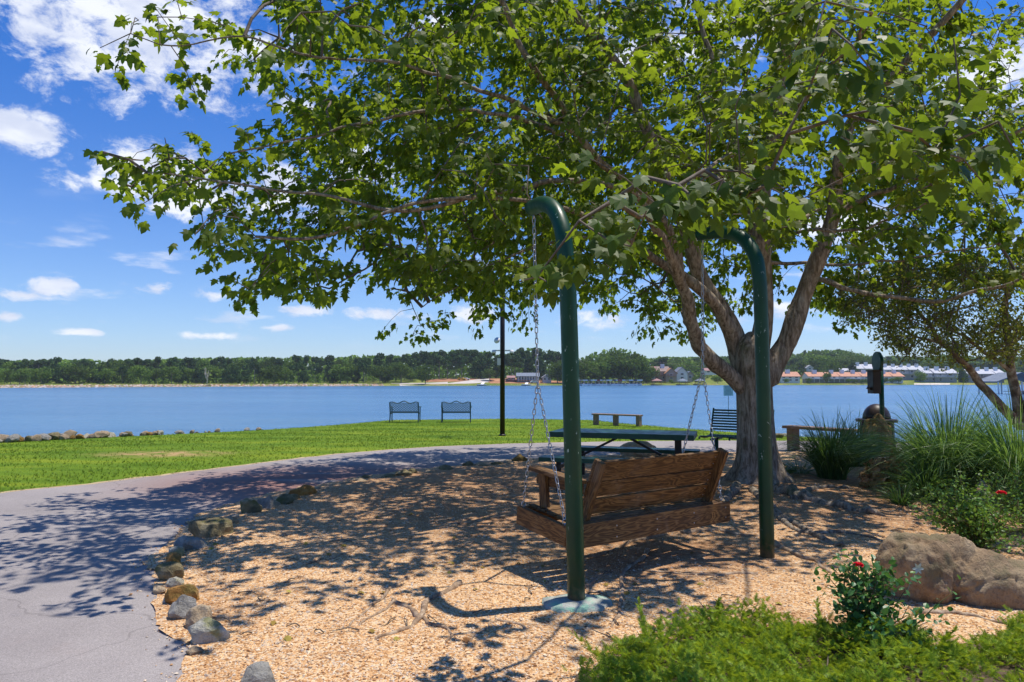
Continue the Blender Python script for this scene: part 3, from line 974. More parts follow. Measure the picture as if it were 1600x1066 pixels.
# ------------------------------------------------------------------ swing bench
SW0 = np.array([0.395, 4.80, 0.0])       # rear left corner on the ground plan


def swing():
    ang = math.atan2(SWING_U[1], SWING_U[0])
    root = empty('porch_swing', tuple(SW0 + [0, 0, 0.31]), 'stained wooden porch swing hanging on chains with its back to the viewer', 'swing', rz=ang)
    W = M['wood']
    L = 1.74
    tilt = 0.10

    def q(u, v, w):                      # front edge carried a little higher
        return (u, v, w + v * tilt)

    def plank(name, a, b, w, h, up=(0, 0, 1), mat=W):
        a, b = Vector(a), Vector(b)
        d = (b - a)
        l = d.length
        x = d.normalized()
        y = Vector(up).cross(x).normalized()
        z = x.cross(y)
        m = MB().box((0, 0, 0), (l, w, h))
        o = m.obj(name, mat, root, bevel=0.003)
        o.matrix_local = Matrix.Translation((a + b) / 2) @ Matrix((x, y, z)).transposed().to_4x4()
        return o
    # frame: rear, front, side beams
    plank('rear_beam', q(0, 0.02, .08), q(L, 0.02, .08), 0.040, 0.165)
    plank('front_beam', q(0.02, 0.60, .08), q(L - .02, 0.60, .08), 0.040, 0.14)
    for u in (0.022, L - 0.022):
        plank('side_beam', q(u, 0.045, .083), q(u, 0.635, .083), 0.040, 0.14, (0, -tilt, 1))
    for u in (0.45, 0.87, 1.29):
        plank('seat_joist', q(u, 0.045, .08), q(u, 0.58, .08), 0.04, 0.10, (0, -tilt, 1))
    for v in (0.095, 0.215, 0.335, 0.455, 0.565):
        plank('seat_slat', q(0.10, v, .152), q(L - 0.10, v, .152), 0.105, 0.024, (0, -tilt, 1))
    # back: three wide boards on two stiles that lean towards the viewer
    b0, b1 = Vector(q(0, 0.115, .115)), Vector(q(0, -0.085, .61))
    bd = (b1 - b0).normalized()
    bn = Vector((1, 0, 0)).cross(bd)     # towards the seat or the viewer
    if bn.y < 0:
        bn = -bn
    for i, t0 in enumerate((0.135, 0.275, 0.425)):
        c = b0 + bd * t0 + bn * 0.030
        hgt = (0.125, 0.125, 0.155)[i]
        plank('back_board', (0.19, c.y, c.z + (0.006 if i == 1 else 0)), (L - 0.16, c.y, c.z), 0.024, hgt, (0, bd.y, bd.z))
    for u in (0.215, L - 0.185):
        s0 = b0 - bd * 0.02
        s1 = b0 + bd * 0.525
        plank('back_stile', (u, s0.y, s0.z), (u, s1.y, s1.z), 0.042, 0.085, (0, bn.y, bn.z))
    for t0 in (0.135, 0.275, 0.425):
        for u in (0.245, L - 0.235):
            for dz_ in (-.03, .03):
                c = b0 + bd * (t0 + dz_) + bn * 0.0175
                m = MB().tube([Vector((u, c.y, c.z)), Vector((u, c.y, c.z)) - bn * .003], .0055, 8)
                m.obj('screw', M['galv'], root)
    for u in (.06, .45, .87, 1.29, L - .06):
        for dz_ in (-.04, .04):
            MB().tube([(u, .001, .08 + dz_), (u, -.0025, .08 + dz_)], .0065, 8).obj('screw', M['galv'], root)
    plank('back_stile', (L / 2, (b0 + bd * .02).y - .0, (b0 + bd * .02).z), (L / 2, (b0 + bd * .06).y, (b0 + bd * .06).z), 0.04, 0.05, (0, bn.y, bn.z))
    # arms
    for u, sgn in ((0.135, 1), (L - 0.135, -1)):
        plank('armrest', (u, 0.02, .455), (u - .01 * sgn, 0.60, .50), 0.10, 0.028, (0, 0, 1))
        plank('arm_rail', (u + 0.03 * sgn, 0.05, .40), (u + 0.03 * sgn, 0.58, .415), 0.03, 0.07, (0, 0, 1))
        plank('arm_post', q(u + 0.0, 0.45, .17), q(u, 0.47, .43), 0.038, 0.085, (0, 1, 0))
    # rings at the four corners
    corners = [q(0.022, 0.57, .165), q(0.022, 0.075, .165), q(L - .022, 0.57, .165), q(L - .022, 0.075, .165)]
    root_inv = Matrix.Translation(tuple(SW0 + [0, 0, 0.31])) @ Matrix.Rotation(ang, 4, 'Z')
    inv = root_inv.inverted()
    for c in corners:
        m = MB()
        a = np.linspace(0, 2 * np.pi, 13)
        m.tube(np.c_[np.cos(a) * 0.018, a * 0, np.sin(a) * 0.018 + 0.012] + np.array(c), 0.0045, 6, caps=False)
        m.tube([np.array(c) + [0, 0, -.02], np.array(c)], 0.005, 6)
        m.obj('eye_bolt', M['galv'], root, smooth=True)
    # chain links: one small mesh shared by all
    a = np.linspace(0, 2 * np.pi, 15)[:-1]
    ring = np.c_[np.cos(a) * 0.0105, a * 0, np.sin(a) * 0.0105 + np.sign(np.sin(a)) * 0.0135]
    lm = MB()
    ringc = np.concatenate([ring, ring[:1]])
    lm.tube(ringc, 0.0036, 6, caps=False)
    link = lm.mesh('link', M['galv'], True)

    def chain(p, r, label=None):
        p, r = inv @ Vector(p), inv @ Vector(r)
        d = r - p
        n = max(2, int(d.length / 0.0405))
        e = bpy.data.objects.new('chain', None)
        COL.objects.link(e)
        e.parent = root
        e.location = p
        rot = d.to_track_quat('Z', 'Y')
        for i in range(n):
            o = bpy.data.objects.new('link', link)
            COL.objects.link(o)
            o.parent = e
            sag = 0.0
            o.location = d * ((i + 0.5) / n)
            twist = Matrix.Rotation((0.35 if i % 2 else 0.35 + math.pi / 2) + random.uniform(-.25, .25), 4, 'Z')
            o.rotation_euler = (rot.to_matrix().to_4x4() @ twist).to_euler()
        return e
    wc = [root_inv @ Vector(c) for c in corners]
    s1, s2 = at(840, 598, 5.06), at(1098, 577, 6.12)
    chain(hook1, s1)
    chain(hook2, s2)
    for w, s in ((wc[0], s1), (wc[1], s1), (wc[2], s2), (wc[3], s2)):
        chain(s, tuple(w + Vector((0, 0, .03))))


swing()


# ------------------------------------------------------------------ picnic table
def picnic_table():
    L0, L1 = at(858, 673, 9.35), at(1083, 680, 8.75)
    c = (L0 + L1) / 2
    ang = math.atan2(L1[1] - L0[1], L1[0] - L0[0])
    Ln = np.linalg.norm((L1 - L0)[:2])
    vx = np.array([-math.sin(ang), math.cos(ang)])
    org = (c[0] + vx[0] * 0.38, c[1] + vx[1] * 0.38, 0.03)
    root = empty('picnic_table', org, 'green coated steel picnic table with attached benches on black legs', 'picnic table', rz=ang)
    G, K = M['green_coat'], M['black_paint']
    top = MB().box((0, 0, .735), (Ln, .76, .03))
    for sy in (-.375, .375):
        top.box((0, sy, .715), (Ln + .01, .018, .072))
    for sx in (-Ln / 2, Ln / 2):
        top.box((sx, 0, .714), (.018, .73, .068))
    top.obj('tabletop', G, root, bevel=0.004)
    for k, sy in ((0, -.72), (1, .72)):
        b = MB().box((0, sy, .445), (Ln + .02, .27, .022))
        for q in (-.133, .133):
            b.box((0, sy + q, .43), (Ln + .03, .016, .055))
        for sx in (-Ln / 2 - .01, Ln / 2 + .01):
            b.box((sx, sy, .43), (.016, .25, .052))
        b.obj('bench_seat', G, root, bevel=0.003)
    for sx in (-Ln / 2 + .22, Ln / 2 - .22):
        MB().box((sx, 0, .36), (.085, .085, .70)).obj('leg', K, root, bevel=0.006)
        MB().box((sx, 0, .685), (.06, .66, .03)).obj('top_support', K, root)
        MB().box((sx, 0, .33), (.05, 1.56, .05)).obj('cross_arm', K, root)
        for sy in (-.72, .72):
            MB().box((sx, sy, .2), (.055, .055, .44)).obj('bench_leg', K, root)
        MB().beam((math.copysign(.05, sx), 0, .68), (sx - math.copysign(.06, sx), 0, .36), .032, .032).obj('brace', K, root)
    return root


picnic_table()


# ------------------------------------------------------------------ slatted steel bench behind the table
def slatted_bench():
    g = ground(1165, 716)
    ang = R(-38)
    root = empty('park_bench', (3.90, 12.0, 0.03), 'dark green slatted steel bench with backrest between picnic table and maple trunk', 'bench', rz=ang)
    G = M['green_coat']
    Lh = 0.54
    for i in range(9):
        MB().beam((-Lh, -.24 + i * .055, .44 + .006 * abs(i - 4)), (Lh, -.24 + i * .055, .44 + .006 * abs(i - 4)), .036, .012).obj('seat_slat', G, root)
    for i in range(8):
        MB().beam((-Lh, .26 + i * .018, .56 + i * .048), (Lh, .26 + i * .018, .56 + i * .048), .012, .032).obj('back_slat', G, root)
    for sx in (-Lh, Lh, 0):
        m = MB()
        m.tube(smooth_path([(sx, -.28, .41), (sx, -.26, .45), (sx, 0, .425), (sx, .2, .44), (sx, .25, .5), (sx, .30, .65), (sx, .40, .93)], 5), .016, 6)
        m.obj('seat_rib', G, root, smooth=True)
    for sx in (-.34, .34):
        MB().tube([(sx, 0, 0), (sx, 0, .42)], .035, 12).obj('leg', G, root, smooth=True)
        MB().beam((sx, -.26, .41), (sx, .26, .41), .03, .03).obj('arm', G, root)
        MB().beam((sx, -.22, .40), (sx, 0, .18), .02, .02, (1, 0, 0)).obj('brace', G, root)
        MB().beam((sx, -.28, .015), (sx, .28, .015), .07, .03).obj('foot', G, root)


slatted_bench()


# ------------------------------------------------------------------ ornate cast benches by the lake
def garden_bench():
    root = empty('garden_bench', (0, 0, 0), '', 'bench', 'ornate benches facing the lake')
    G = M['teal_iron']
    m = MB()
    W = .56
    # pierced lattice back
    rows, cols = 4, 10
    z0, dz, dx = .44, .093, 2 * W / cols
    for r_ in range(rows):
        for c_ in range(cols):
            x = -W + (c_ + .5) * dx
            z = z0 + (r_ + .5) * dz
            for s in (1, -1):
                m.beam((x - dx / 2 * s, .22 + .02 * r_, z - dz / 2), (x + dx / 2 * s, .22 + .02 * (r_ + 1), z + dz / 2), .021, .02)
    m.obj('lattice_back', G, root)
    m = MB()
    xs_ = np.linspace(-W - .03, W + .03, 41)
    prof = .80 + .065 * np.exp(-(xs_ / .12) ** 2) + .03 * np.exp(-((np.abs(xs_) - .48) / .08) ** 2) - .035 * np.exp(-((np.abs(xs_) - .26) / .09) ** 2)
    m.tube(np.c_[xs_, np.full(41, .34), prof + .02], .021, 6)
    m.tube([(-W, .22, .44), (W, .22, .44)], .016, 6)
    m.obj('crest_rail', G, root, smooth=True)
    for i in range(6):
        MB().beam((-W, -.2 + i * .075, .40), (W, -.2 + i * .075, .40), .05, .02).obj('seat_slat', G, root)
    for sx in (-W - .02, W + .02):
        m = MB()
        m.tube(smooth_path([(sx, .32, 0), (sx, .24, .2), (sx, .22, .42), (sx, .30, .68), (sx, .34, .83)], 5), .024, 7)
        m.tube(smooth_path([(sx, -.30, 0), (sx, -.22, .15), (sx, -.26, .4), (sx, -.24, .58), (sx * 1.06, -.28, .64), (sx * 1.08, 0, .63), (sx, .26, .66)], 5), .022, 7)
        m.tube(smooth_path([(sx, -.24, .38), (sx, 0, .36), (sx, .22, .38)], 4), .02, 6)
        m.obj('end_frame', G, root, smooth=True)
    return root


def copy_tree(o, parent=None):
    c = o.copy()
    COL.objects.link(c)
    if parent:
        c.parent = parent
    for ch in list(o.children):
        copy_tree(ch, c)
    return c


gb = garden_bench()
for i, (px, lab) in enumerate([(633, 'ornate dark teal cast bench on the lawn edge, the one farther from the lamp post'), (713, 'ornate dark teal cast bench on the lawn edge, the one nearer to the lamp post')]):
    o = gb if i == 0 else copy_tree(gb)
    p = at(px, 655, 28.2)
    o.location = (p[0], p[1], float(tz(p[0], p[1])) - 0.02)
    o.rotation_euler = (0, 0, R(180 + 3 * i))
    o['label'] = lab

# ------------------------------------------------------------------ plank benches
def plank_bench(A, B, z, posts, label, w=.30):
    A, B = np.array(A), np.array(B)
    ang = math.atan2(B[1] - A[1], B[0] - A[0])
    c = (A + B) / 2
    Ln = np.linalg.norm((B - A)[:2])
    g = float(tz(c[0], c[1]))
    root = empty('plank_bench', (c[0], c[1], g), label, 'bench', rz=ang)
    h = z - g
    for s in (-.5, .5):
        MB().box((0, s * w * 0.52, h - .03), (Ln, w * .5, .055)).obj('seat_plank', M['wood_old'], root, bevel=.005)
    for t in posts:
        MB().box(((t - .5) * Ln, 0, (h - .06) / 2 - .05), (.14, w * .75, h + .04)).obj('post', M['wood_old'], root, bevel=.005)


pA, pB = at(927, 647, 26.5), at(1002, 648, 25.3)
plank_bench((*pA[:2], 0), (*pB[:2], 0), 1.5 - (646.5 - HZ) / FPX * 26, (.06, .48, .95), 'low backless wooden bench on the lawn edge beyond the picnic table')
pA, pB = at(1229, 664, 14.6), at(1336, 671, 13.4)
plank_bench((*pA[:2], 0), (*pB[:2], 0), 1.5 - (667 - HZ) / FPX * 14, (.10, .9), 'weathered backless plank bench behind the tall grass, right of the maple', .34)


# ------------------------------------------------------------------ lamp post, cameras
def lamp_post():
    g = ground(785, 681)
    root = empty('lamp_post', tuple(g), 'slim dark lamp post rising from the lawn into the foliage', 'lamp post')
    MB().tube([(0, 0, -.1), (0, 0, 5.3)], [.072, .066], 20).obj('pole', M['black_paint'], root, smooth=True)
    MB().lathe([(.10, 0), (.10, .03), (.075, .05)], 20).obj('base_collar', M['black_paint'], root)
    m = MB().lathe([(.05, 5.28), (.16, 5.34), (.2, 5.6), (.22, 5.66), (.16, 5.76), (.03, 5.84)], 20)
    m.obj('lamp_head', M['white_plastic'], root, smooth=True)
    m = MB().box((0, -.03, .42), (.10, .05, .16))
    h = 1.5 + (HZ - 548) / FPX * g[1] - g[2]
    m = MB()
    m.beam((-.24, -.02, h), (.3, -.02, h), .03, .04)
    m.obj('camera_bracket', M['white_plastic'], root)
    for x, s in ((-.25, 1), (.27, 1)):
        b = MB().lathe([(.012, .10), (.05, .09), (.062, .04), (.062, 0)], 16, (x, -.02, h - .08)).obj('camera_housing', M['white_plastic'], root, smooth=True)
        MB().lathe([(.055, 0), (.045, -.03), (.02, -.05)], 14, (x, -.02, h - .08)).obj('camera_dome', M['black_glass'], root, smooth=True)
    m = MB().lathe([(.004, 0), (.06, .015), (.09, .035), (.092, .04)], 20)
    o = m.obj('dish', M['white_plastic'], root, smooth=True)
    o.location = (-.14, -.06, h + .28)
    o.rotation_euler = (R(75), 0, R(-25))
    MB().box((-.10, 0, h - .32), (.10, .09, .2)).obj('junction_box', M['white_plastic'], root, bevel=.005)
    MB().box((.085, -.02, h - 2.75), (.04, .06, .09)).obj('outlet_box', M['white_plastic'], root, bevel=.005)


lamp_post()

# small information sign on the shore
g = ground(1139, 668)
root = empty('notice_sign', tuple(g), 'small pale green notice on a thin green post at the shore', 'sign')
zt = 1.5 - (602 - HZ) / FPX * g[1] - g[2]
MB().box((0, 0.02, zt / 2 - .02), (.035, .035, zt)).obj('post', M['green_coat'], root)
w_ = 15 / FPX * g[1]
MB().box((0, -.005, zt - w_ * .55), (w_, .012, w_ * 1.1)).obj('panel', M['sign_face'], root, bevel=.004)
for i in range(7):
    MB().box((random.uniform(-.02, .02), -.0125, zt - w_ * (.15 + .13 * i)), (w_ * random.uniform(.5, .8), .002, w_ * .03)).obj('text_line', M['green_coat'], root)


# ------------------------------------------------------------------ sign post, bin and standing stone on the right
def right_group():
    gp = at(1380, 700, 13.2)
    zg = float(tz(gp[0], gp[1]))
    root = empty('sign_post', (gp[0], gp[1], zg), 'green post with a hanging box sign and an oval plate seen edge on', 'sign post')
    ztop = 1.5 + (HZ - 556) / FPX * 13.2 - zg
    MB().tube([(0, 0, -.1), (0, 0, ztop)], .045, 14).obj('post', M['green_paint'], root, smooth=True)
    a = np.linspace(0, 2 * np.pi, 28, endpoint=False)
    m = MB()
    ring = lambda x: np.c_[np.full(28, x) + -.06, np.cos(a) * .17, np.sin(a) * .20 + ztop - .12]
    V = np.concatenate([ring(-.03), ring(.03)])
    m.add(V, np.stack([np.arange(28), (np.arange(28) + 1) % 28, 28 + (np.arange(28) + 1) % 28, 28 + np.arange(28)], 1))
    m.f.append(np.array([list(range(28))[::-1]]))
    m.f.append(np.array([list(range(28, 56))]))
    m.obj('oval_plate', M['green_paint'], root, bevel=.01)
    zb0, zb1 = 1.5 - (615 - HZ) / FPX * 13.2 - zg, 1.5 + (HZ - 580) / FPX * 13.2 - zg
    MB().box((-.14, 0, (zb0 + zb1) / 2), (.15, .22, zb1 - zb0)).obj('box', M['black_paint'], root, bevel=.008)
    MB().box((-.14, -.02, zb1 + .012), (.2, .26, .024)).obj('box_lid', M['brown_plastic'], root, bevel=.004)
    MB().box((-.25, -.02, zb0 + .10), (.07, .06, .05), np.array(Matrix.Rotation(.5, 3, 'Y'))).obj('spout', M['brown_plastic'], root, bevel=.004)
    # litter bin
    bp = at(1371, 700, 13.7)
    zg2 = float(tz(bp[0], bp[1]))
    bin_ = empty('litter_bin', (bp[0], bp[1], zg2), 'dark litter bin with slatted sides, wide rim and domed lid', 'litter bin')
    zr = 1.5 - (655 - HZ) / FPX * 13.7 - zg2
    for i in range(22):
        an = i / 22 * 2 * math.pi
        MB().box((.30 * math.cos(an), .30 * math.sin(an), zr / 2 - .02), (.014, .065, zr - .1), np.array(Matrix.Rotation(an, 3, 'Z'))).obj('slat', M['brown_plastic'], bin_)
    MB().lathe([(.27, 0.02), (.27, zr - .05)], 24).obj('liner', M['black_glass'], bin_, smooth=True)
    MB().lathe([(.30, zr - .06), (.37, zr - .05), (.38, zr - .01), (.36, zr + .01), (.25, zr + .012)], 28).obj('rim', M['brown_plastic'], bin_, smooth=True)
    prof = [(.255 * math.cos(t), zr + .012 + .30 * math.sin(t)) for t in np.linspace(0, 1.5, 9)]
    MB().lathe(prof, 24).obj('domed_lid', M['brown_plastic'], bin_, smooth=True)
    # standing stone
    sp = ground(1381, 722)
    me = rock_mesh('standing_stone', M['rock_yellow'], 914, .31, .24, .56, 4, .5, .2)
    tag(link_mesh('standing_stone', me, None, (sp[0], sp[1] + .2, .36), (0, .06, .3)), 'upright yellow brown stone in front of the litter bin', 'stone')


right_group()


# ------------------------------------------------------------------ the maple
LEAF = np.array([[0, .35, .03], [0, 0, 0], [.17, -.06, -.03], [.40, .08, -.09], [.30, .24, -.05], [.56, .48, -.12], [.27, .50, -.04], [.22, .72, -.08], [0, 1.0, -.16],
                 [-.22, .72, -.08], [-.27, .50, -.04], [-.56, .48, -.12], [-.30, .24, -.05], [-.40, .08, -.09], [-.17, -.06, -.03]])
LEAFF = np.array([[0, i, i + 1] for i in range(1, 14)] + [[0, 14, 1]])

# foliage seen against the sky: density per 50-pixel cell of the photograph's upper half, from which the crown is grown in depth
GRID = """
00014431289999999999999999999999
00044346668999999999999999999999
00010266758999999999999999999999
00000124637999999999999999999999
00025678889999999999999999999999
00286779968999999999999946789999
00165225789999999999999963479999
00000696888989999999999941489999
00000168655489998678535334577788
00000012120014756333456215522000
00000000000043100001351011100000
00000000000010000000020000000000
"""
G_ = np.array([[int(c) for c in r] for r in GRID.split()], float) / 9
G_[5, 2], G_[6, 2] = .02, .02
G_[5, 3], G_[4, 3] = .8, .25
TREE = ground(1186, 768)
CEN = np.array([2.9, 8.3])


def dens(px, py):
    gx, gy = px / 50 - .5, py / 50 - .5
    x0, y0 = np.floor(gx).astype(int), np.floor(gy).astype(int)
    fx, fy = gx - x0, gy - y0
    g = lambda i, j: G_[np.clip(i, 0, 11), np.clip(j, 0, 31)]
    d = g(y0, x0) * (1 - fx) * (1 - fy) + g(y0, x0 + 1) * fx * (1 - fy) + g(y0 + 1, x0) * (1 - fx) * fy + g(y0 + 1, x0 + 1) * fx * fy
    d = np.where(d < 0.16, 0, d)
    d = np.where((py < 0) & (px > 200), 0.85, np.where((py < 0), 0.1, d))
    d = np.where((px > 1600) & (py > 0), G_[np.clip((py / 50).astype(int), 0, 11), 31], d)
    d = np.where(px < 0, 0, d)
    return np.where(py > 590, 0, d)


def hidden(px, py, dep):
    # leaves do not hang in front of the post hooks or of the bare forks of the trunk
    h = (px > 795) & (px < 915) & (py > 300) & (py < 620) & (dep < 5.4)
    h |= (px > 1075) & (px < 1222) & (py > 350) & (py < 900) & (dep < 6.8)
    h |= (px > 975) & (px < 1335) & (py > 385) & (py < 640) & (dep < 9.2)
    return h


def maple():
    root = empty('maple_tree', (TREE[0], TREE[1], 0.03), 'large multi-stemmed maple spreading its leafy crown over the swing', 'tree')
    O = np.array([TREE[0], TREE[1], 0.03])
    bark = MB()
    # trunk with root flare (angle dependent)
    prof = [(-.15, .72), (0.0, .60), (.07, .47), (.18, .37), (.35, .31), (.6, .275), (.95, .258), (1.3, .25), (1.6, .265), (1.78, .262), (1.92, .225), (2.02, .16), (2.09, .07), (2.11, .02)]
    S = 40
    a = np.linspace(0, 2 * np.pi, S, endpoint=False)
    V = []
    for z, r in prof:
        fl = max(0, r - .27)
        rr = r * .9 * (1 + .025 * np.sin(a * 3 + z)) + fl * (0.55 * np.cos(a * 5 + .6) + .3 * np.cos(a * 3 - .4)) + .012 * np.sin(a * 9 + z * 2)
        lean = np.array([-.03 * z * 1.0, 0, 0])
        V.append(np.c_[np.cos(a) * rr, np.sin(a) * rr, np.full(S, z)] + lean)
    n = len(prof)
    i, j = np.meshgrid(np.arange(n - 1), np.arange(S), indexing='ij')
    j2 = (j + 1) % S
    F = np.stack([i * S + j, i * S + j2, (i + 1) * S + j2, (i + 1) * S + j], -1).reshape(-1, 4)
    bark.add(np.concatenate(V), F)
    bark.f.append(np.array([[(n - 1) * S + q for q in range(S)]]))
    tr = bark.obj('trunk', M['bark'], root, smooth=True)
    sm = tr.modifiers.new('s', 'SUBSURF')
    sm.levels = sm.render_levels = 1
    T0 = TREE[1]
    fork = [(1178, 640, T0), (1180, 600, T0)]
    limbs = [  # photo column, row, distance; then start and end radius
        ([(1175, 625, T0), (1140, 585, T0 - .1), (1104, 556, T0 - .3), (1089, 529, T0 - .4), (1077, 480, T0 - .6), (1059, 442, T0 - .8), (1040, 390, T0 - 1.1), (1010, 330, T0 - 1.4), (975, 290, T0 - 1.8)], .13, .05),
        ([(1178, 620, T0), (1152, 550, T0 + .1), (1134, 508, T0), (1112, 474, T0 - .2), (1062, 430, T0 - .5), (1008, 394, T0 - .8), (987, 376, T0 - 1), (900, 330, T0 - 1.8), (800, 310, T0 - 2.4), (660, 318, T0 - 3), (523, 361, T0 - 3.3), (400, 370, T0 - 3.3)], .15, .014),
        ([(1180, 620, T0), (1165, 560, T0 + .1), (1140, 500, T0 + .1), (1094, 422, T0), (1070, 361, T0 - .1), (1040, 280, T0 - .3), (1002, 188, T0 - .6), (988, 141, T0 - .7), (955, 84, T0 - 1), (913, 38, T0 - 1.3), (870, -20, T0 - 1.6), (800, -120, T0 - 2)], .14, .03),
        ([(1062, 432, T0 - .5), (1046, 360, T0 - .7), (1000, 300, T0 - 1), (943, 258, T0 - 1.3), (908, 216, T0 - 1.5), (875, 164, T0 - 1.8), (828, 98, T0 - 2.2), (795, 28, T0 - 2.5), (770, -40, T0 - 2.8)], .075, .03),
        ([(1185, 620, T0), (1186, 540, T0 + .1), (1192, 450, T0 + .1), (1191, 360, T0), (1195, 280, T0), (1208, 200, T0 - .1), (1220, 100, T0 - .3), (1240, 0, T0 - .5), (1255, -120, T0 - .8), (1262, -260, T0 - 1)], .16, .06),
        ([(1190, 625, T0), (1215, 560, T0 + .05), (1240, 510, T0), (1258, 460, T0), (1281, 399, T0 - .1), (1298, 340, T0 - .2), (1305, 280, T0 - .4), (1322, 210, T0 - .6), (1370, 140, T0 - .9), (1440, 70, T0 - 1.2), (1520, -20, T0 - 1.6)], .17, .04),
        ([(1188, 430, T0 + .1), (1170, 330, T0 + .3), (1136, 180, T0 + .4), (1112, 94, T0 + .4), (1089, 10, T0 + .4), (1070, -100, T0 + .5)], .07, .03),
        ([(1300, 340, T0 - .2), (1345, 312, T0 - .4), (1400, 290, T0 - .7), (1500, 250, T0 - 1.2), (1600, 200, T0 - 1.8), (1680, 150, T0 - 2.2)], .05, .018),
        ([(1195, 366, T0), (1265, 362, T0 - .8), (1340, 357, T0 - 1.2), (1395, 338, T0 - 1.5), (1480, 310, T0 - 2)], .03, .012),
        ([(1200, 410, T0), (1295, 412, T0 + .6), (1400, 408, T0 + .6), (1480, 396, T0 + .3), (1560, 380, T0)], .03, .01),
        ([(1270, 436, T0), (1340, 455, T0 - .3), (1430, 468, T0 - .6), (1520, 460, T0 - 1), (1600, 432, T0 - 1.4), (1680, 400, T0 - 1.7)], .042, .016),
        ([(1000, 300, T0 - 1), (894, 281, T0 - 1.8), (781, 300, T0 - 2.4), (631, 330, T0 - 3), (480, 300, T0 - 3.2), (330, 280, T0 - 3.1), (230, 270, T0 - 3)], .04, .008),
        ([(908, 216, T0 - 1.5), (819, 166, T0 - 2), (725, 131, T0 - 2.5), (636, 101, T0 - 2.9), (500, 92, T0 - 3.2), (380, 60, T0 - 3.2), (250, 70, T0 - 3.1)], .036, .007),
        ([(880, 210, T0 - 1.7), (795, 182, T0 - 2.3), (711, 172, T0 - 2.7), (600, 185, T0 - 3.1), (480, 215, T0 - 3.3), (360, 240, T0 - 3.2)], .032, .008),
        ([(987, 376, T0 - 1), (900, 370, T0 - .6), (820, 390, T0 - .2), (740, 430, T0 + .1), (660, 480, T0 + .3)], .035, .008),
        ([(1104, 556, T0 - .3), (1078, 520, T0 + .5), (1060, 480, T0 + 1.1), (1030, 450, T0 + 1.6)], .045, .012),
        ([(1185, 420, T0 + .1), (1230, 360, T0 + 1), (1330, 300, T0 + 2), (1450, 220, T0 + 2.8), (1560, 170, T0 + 3.2)], .05, .014),
        ([(1190, 300, T0), (1100, 260, T0 + 1.4), (980, 220, T0 + 2.4), (860, 180, T0 + 3)], .05, .014),
        ([(1208, 200, T0 - .1), (1290, 120, T0 - 1.6), (1340, 60, T0 - 3), (1360, 20, T0 - 4.4)], .05, .012),
        ([(1195, 280, T0), (1160, 240, T0 - 1.6), (1110, 260, T0 - 3.2), (1060, 300, T0 - 4.6), (1000, 340, T0 - 5.4)], .035, .009),
    ]
    nodes, parent, locked = [], [], []
    for k, (pts, r0, r1) in enumerate(limbs):
        P = smooth_path([at(*p) for p in pts], 7)
        if k < 6 and k != 3:
            P[0] = O + np.array([-.05, 0, 1.7])
            P[1] = P[0] * .85 + P[2] * .15
        w = np.linspace(0, 1, len(P))
        P = P + np.c_[lump(w * 9 + k * 5, w, 1.0, k) * .05, lump(w * 9, w + 5, 1.0, k) * .05, lump(w * 9, w + 9, 1.0, k) * .05]
        rad = .9 * (r1 + (r0 - r1) * (1 - w) ** (2.0 if k == 1 else 1.0 if k in (0, 2, 4, 5) else 1.4)) * (1 + .06 * np.sin(w * 40 + k))
        m = MB().tube(P - O, rad, 14 if r0 > .06 else 8, wob=.015)
        o = m.obj('branch', M['bark'], root, smooth=True)
        st = -1
        for q in range(0, len(P)):
            nodes.append(P[q])
            parent.append(st)
            st = len(nodes) - 1
            locked.append(True)
    nl = len(nodes)
    # cluster tips
    tips = []
    rs = np.random.default_rng(21)
    tries = 0
    while len(tips) < 3900 and tries < 140:
        tries += 1
        n = 6000
        th = rs.random(n) * 2 * np.pi
        rr = 7.6 * np.sqrt(rs.random(n))
        z = 1.9 + rs.random(n) * 7.4
        P = np.c_[CEN[0] + np.cos(th) * rr, CEN[1] + np.sin(th) * rr, z]
        top = 3.0 + 6.3 * np.sqrt(np.clip(1 - (rr / 7.7) ** 2, 0, 1))
        low = 2.0 + 0.9 * np.clip(1 - rr / 7.6, 0, 1)
        ok = (z < top) & (z > low)
        px, py, dep = project(P)
        d = dens(px, py)
        infr = (py > -10) & (px < 1620)
        shellw = np.clip(.35 + .65 * (rr / 7.6) ** 1.2 + .4 * (z > top - 1.6), 0, 1)
        ok &= rs.random(n) < np.where(infr, d * shellw, d * .35 * shellw)
        ok &= P[:, 1] > 4.1 + .5 * np.sin(P[:, 0] * 2)
        # hold back the crown over the ground that the sun reaches
        sh = P - SUN_DIR * (P[:, 2] / SUN_DIR[2])[:, None]
        sx, sy, _ = project(np.c_[sh[:, :2], np.zeros(n)])
        openg = ((sy > 905) & (sx < 860)) | ((sy > 880) & (sx > 1120)) | (sy > 1010)
        openg |= (sx < np.interp(sy, [690, 720, 760, 800, 860, 905], [700, 480, 260, 90, 0, 60]))
        ok &= ~((sx > 1380) & (sy > 760) & (rs.random(n) < .55))
        tipzone = (px > 130) & (px < 360) & (py > -5)
        ok &= ~(openg & ~tipzone & (rs.random(n) < .93))
        ok &= ~(openg & tipzone & (rs.random(n) < .45))
        ok &= ~hidden(px, py, dep)
        # uneven crown: drop whole clumps
        cl = np.array([mnoise.noise(Vector((p[0] * 1.25, p[1] * 1.25, p[2] * 1.9))) for p in P])
        ok &= (cl > -.07) | (rs.random(n) < .05)
        tips.extend(P[ok])
    tips = np.array(tips[:3900])
